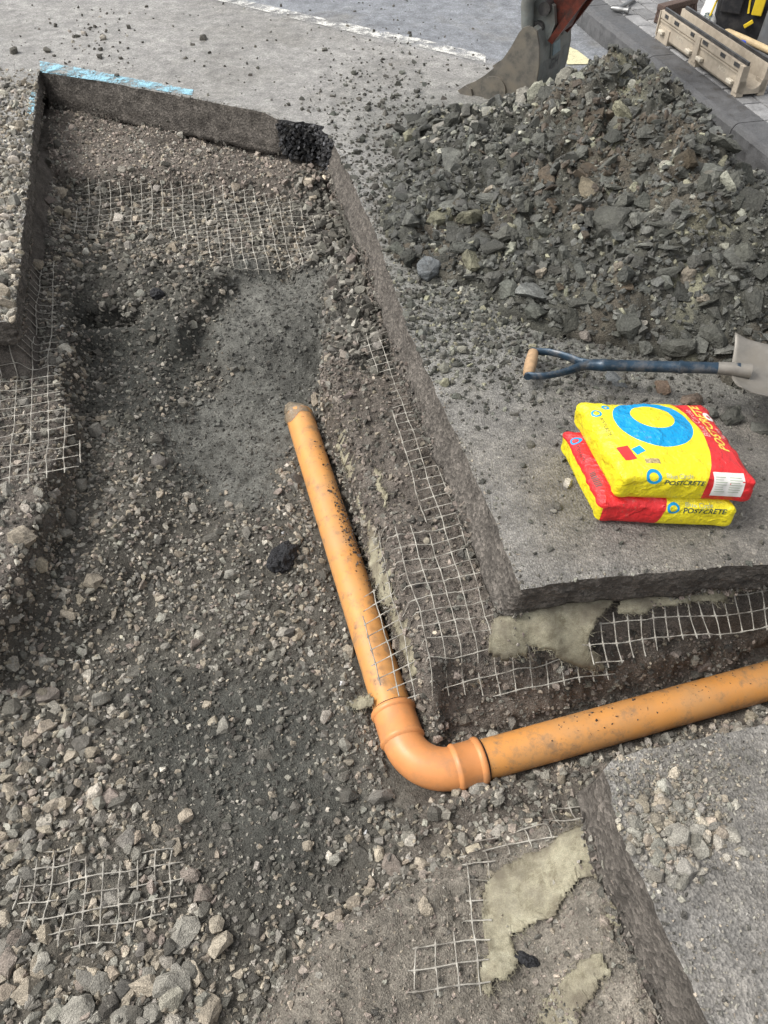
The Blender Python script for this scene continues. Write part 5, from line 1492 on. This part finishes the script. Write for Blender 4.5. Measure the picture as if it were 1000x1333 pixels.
for s0, s1 in ((cs0, cs0 + .035), (4.003, 4.047), (cs1 - .01, cs1)):           # upright ribs
    mb = MB().prism([(-0.012, 0.02), (-0.012, Hc - .002), (0.004, Hc - .002), (0.004, 0.02)], s0, s1, lambda a, b_, w_: kp(w_, ct + a, PZ0 + b_)); mb.build('rib', M['polycrete'], chn)
for s in (cs0 + .075, 3.965, 4.085, cs1 - .07):
    mb = MB().box(kp(s, ct - 0.014, PZ0 + 0.05), (0.022, 0.05, 0.018), Matrix.Rotation(ang + math.pi / 2, 3, 'Z'), 0.004); mb.build('boss', M['boss'], chn)
for t_ in (ct + 0.004, ct + Wc - 0.016):
    mb = MB().prism([(0, Hc + .001), (0, Hc + .016), (0.012, Hc + .016), (0.012, Hc + .001)], cs0, cs1 - .02, lambda a, b_, w_: kp(w_, t_ + a, PZ0 + b_)); mb.build('edge_rail', M['edge_rail'], chn)
for s in (cs0 + .06, cs0 + .2, cs0 + .38, cs0 + .52, cs0 + .7, cs0 + .82):
    mb = MB().box(kp(s, ct - .009, PZ0 + Hc - .012), (0.006, random.uniform(.02, .06), 0.016), Matrix.Rotation(ang + math.pi / 2, 3, 'Z')); mb.build('rail_tab', M['edge_rail'], chn)
for txt, s in (('ACO', 3.80), ('ACO', 4.26)):
    V, F = font_mesh(txt, 0.034, 0.0006)
    me = bpy.data.meshes.new('cast_letters'); me.from_pydata([kp(s - v.x, ct - 0.0015, PZ0 + 0.058 + v.y * .8) for v in V], [], F); child(link('cast_letters', me, M['boss']), chn)

M['wood_pole'] = simple('pale_wood_pole', (0.50, 0.385, 0.22), 0.6, var=0.15, scale=30, dirt=(0.3, 0.22, 0.13), dirtamt=0.4)
M['bristle'] = simple('brown_bristles', (0.10, 0.068, 0.055), 0.9, var=0.5, scale=160, bd=0.004)
M['black_cloth'] = simple('black_canvas', (0.014, 0.014, 0.016), 0.85, var=0.3, scale=120, bd=0.001, dirt=(0.07, 0.065, 0.06), dirtamt=0.4)
M['yellow_trim'] = simple('yellow_trim', (0.66, 0.47, 0.02), 0.5, var=0.1)
M['white_film'] = simple('white_sack_film', (0.62, 0.62, 0.60), 0.4, var=0.08, scale=20, dirt=(0.4, 0.38, 0.34), dirtamt=0.5)
M['steel'] = simple('grey_steel', (0.27, 0.27, 0.265), 0.42, 0.7, var=0.25, scale=40)
M['grey_plastic'] = simple('dark_grey_plastic', (0.10, 0.105, 0.11), 0.5, var=0.2, scale=20)
M['blue_plastic'] = simple('bright_blue_plastic', (0.01, 0.06, 0.52), 0.35, var=0.1)
M['copper'] = simple('pinkish_metal', (0.36, 0.20, 0.15), 0.45, 0.3, var=0.3, scale=40)
# pole
a0, a1 = P3(905, 22, PZ0 + .02), P3(1010, 69, PZ0 + 0.02)
pole = MB().tube([a0.lerp(a1, i / 12) + Vector((0, 0, .001 * math.sin(i))) for i in range(13)] + [a1 + (a1 - a0).normalized() * .3], 0.0165, 16).build('wooden_pole', M['wood_pole'], None, True, label='pale wooden broom pole lying on the paving in front of a black tool bag', cat='pole')
# broom head behind the channel
bc = P3(880, 16, PZ0 + .03); br_ = MB()
bx1 = (P3(905, 8, PZ0) - P3(853, 22, PZ0)).normalized(); by1 = Vector((-bx1.y, bx1.x, 0)); R3 = Matrix((bx1, by1, Vector((0, 0, 1)))).transposed()
brm = empty('broom_head', bc, 'brown bristled broom head lying on the paving behind the beige channel', 'broom')
MB().box(bc + Vector((0, 0, 0.045)), (0.30, 0.06, 0.03), R3, 0.005).build('broom_stock', M['bristle'], brm)
tf_ = MB()
for i in range(24):
    for j in range(5):
        p = bc + bx1 * (-0.14 + 0.28 * i / 23) + by1 * (-0.024 + 0.012 * j) + Vector((0, 0, 0.03))
        q = p + Vector((random.gauss(0, .012), random.gauss(-.012, .012), -0.058))
        tf_.tube([p, q], [0.006, 0.008], 5)
tf_.build('bristle_tufts', M['bristle'], brm, kind='stuff')
# hammer on the kerb
hm = P3(806, 12, KZ + .02); ham = empty('claw_hammer', hm, 'small steel hammer head lying on the kerb by the excavator arm', 'hammer')
hd = Vector((.8, -.5, 0)).normalized(); hn = Vector((.5, .8, 0))
MB().tube([hm - hd * .05, hm - hd * .02, hm + hd * .02, hm + hd * .03, hm + hd * .055, hm + hd * .06], [.008, .015, .014, .011, .018, .017], 14).build('hammer_head', M['steel'], ham, True)
MB().tube([hm - hd * .02, hm + hn * .12, hm + hn * .30], [.009, .012, .014], 12).build('hammer_shaft', M['steel'], ham, True)
# white sack roll with lettering
w0, w1 = P3(914, 42, PZ0 + .045), P3(938, -14, PZ0 + .055)
wd = (w1 - w0).normalized(); L_ = (w1 - w0).length
sack = empty('white_sack', w0, 'rolled white plastic sack with dark lettering beside the black tool bag', 'sack')
mb = MB(); pts = []; rd = []
for i in range(16):
    t = i / 15; pts.append(w0 + wd * L_ * t); rd.append(0.047 * (0.72 + 0.28 * min(1, 6 * t)) * (1 + .05 * math.sin(i * 2.1)))
mb.tube(pts, rd, 22, flat=(1.15, .85)); mb.build('sack_body', M['white_film'], sack, True)
MB().tube([w0 - wd * .004, w0 + wd * .045], [.036, .0425], 20, flat=(1.16, .86)).build('yellow_end', M['yellow_trim'], sack, True)
ws = wd.cross(Vector((0, 0, 1))).normalized()
V, F = font_mesh('site', 0.085, 0.001)
def wrapcyl(v):
    a = (v.y - .02) / 0.052
    return w0 + wd * (0.085 + v.x) - ws * (math.sin(a) * .0555) + Vector((0, 0, math.cos(a) * .0425))
V2, F2 = fine(V, F, 1)
me = bpy.data.meshes.new('lettering'); me.from_pydata([wrapcyl(v) for v in V2], [], F2); child(link('lettering', me, M['ink_dark']), sack)
# black tool bag
tb = P3(962, 49, PZ0); bag = empty('tool_bag', tb, 'black canvas tool bag with yellow piping on the paving', 'tool bag')
tx1 = Vector((0.86, -0.5, 0)).normalized(); ty1 = Vector((0.5, 0.86, 0)).normalized()
def tp(a, b_, z): return tb + tx1 * a + ty1 * b_ + Vector((0, 0, z))
vs = []; NA = 40; rows_ = 14
for i in range(rows_):
    t = i / (rows_ - 1)
    z = 0.30 * t
    k_ = 1 - 0.28 * t ** 2 - (0.06 if i in (0,) else 0)
    for j in range(NA):
        a = 2 * math.pi * j / NA; c, s2 = math.cos(a), math.sin(a)
        x = math.copysign(abs(c) ** .45, c) * 0.185 * (1 - .06 * t); y = math.copysign(abs(s2) ** .45, s2) * 0.12 * k_
        n_ = 1 + 0.05 * math.sin(3 * a + 5 * t) * (.3 + t)
        vs.append(tp(x * n_, y * n_ + .12, z + 0.008 * math.sin(5 * a)))
fs = [(i * NA + j, i * NA + (j + 1) % NA, (i + 1) * NA + (j + 1) % NA, (i + 1) * NA + j) for i in range(rows_ - 1) for j in range(NA)] + [tuple(range((rows_ - 1) * NA, rows_ * NA))]
MB().add(vs, fs).build('bag_body', M['black_cloth'], bag, True)
MB().tube([tp(-0.19 + .0, -.012, .06), tp(-.175, -.0, .15), tp(-.15, .018, .24), tp(-.06, .026, .27), tp(-.01, .018, .22), tp(.01, .0, .12)], 0.006, 8).build('yellow_piping', M['yellow_trim'], bag, True)
MB().box(tp(.055, -.006, .16), (0.055, 0.012, 0.085), Matrix((tx1, ty1, Vector((0, 0, 1)))).transposed(), .004).build('yellow_patch', M['yellow_trim'], bag)
MB().box(tp(.03, -.014, .075), (0.05, 0.012, 0.02), Matrix((tx1, ty1, Vector((0, 0, 1)))).transposed() @ Matrix.Rotation(-.7, 3, 'Y'), .003).build('yellow_patch', M['yellow_trim'], bag)
MB().box(tp(-.085, -.004, .17), (0.11, 0.02, 0.12), Matrix((tx1, ty1, Vector((0, 0, 1)))).transposed(), .006).build('front_pocket', M['black_cloth'], bag)
MB().tube([tp(-.10, .12, .28), tp(-.08, .12, .37), tp(.08, .12, .37), tp(.10, .12, .28)], 0.012, 10).build('handle', M['black_cloth'], bag, True)
# small tool with a disc end
t0 = P3(935, 30, PZ0 + .04); td = (P3(953, 34, PZ0 + .04) - t0).normalized()
tl2 = empty('hand_tool', t0, 'small pinkish metal tool with a disc end in front of the black tool bag', 'hand tool')
MB().tube([t0 - td * .01, t0, t0 + td * .02, t0 + td * .03, t0 + td * .07], [.014, .022, .022, .014, .013], 16).build('knob', M['copper'], tl2, True)
MB().tube([t0 + td * .07, t0 + td * .073, t0 + td * .085, t0 + td * .088], [.02, .036, .036, .03], 24).build('disc', M['copper'], tl2, True)
# grey drum at the frame's edge
dr = P3(1004, 62, PZ0); mb = MB()
mb.tube([dr + Vector((.03 * z_ / .4, .0, z_)) for z_ in (0, .01, .2, .30, .302, .32, .322)], [.075, .085, .09, .093, .098, .098, .09], 36).build('plastic_tub', M['grey_plastic'], None, True, label='dark grey plastic tub standing by the wooden pole', cat='tub')
# blue cap
cp = P3(965, 58, PZ0 + .012); cap = empty('blue_cap', cp, 'bright blue plastic cap with a wire lying on the paving', 'cap')
MB().tube([cp + Vector((0, 0, -.012)), cp + Vector((0, 0, .012)), cp + Vector((0, 0, .018))], [.024, .024, .018], 20).build('cap_top', M['blue_plastic'], cap, True)
w_ = P3(979, 69, PZ0 + .003); MB().tube([cp + Vector((.02, -.01, -.006)), cp.lerp(w_, .5) + Vector((.01, 0, .004)), w_], .003, 6).build('wire', M['copper'], cap, True)
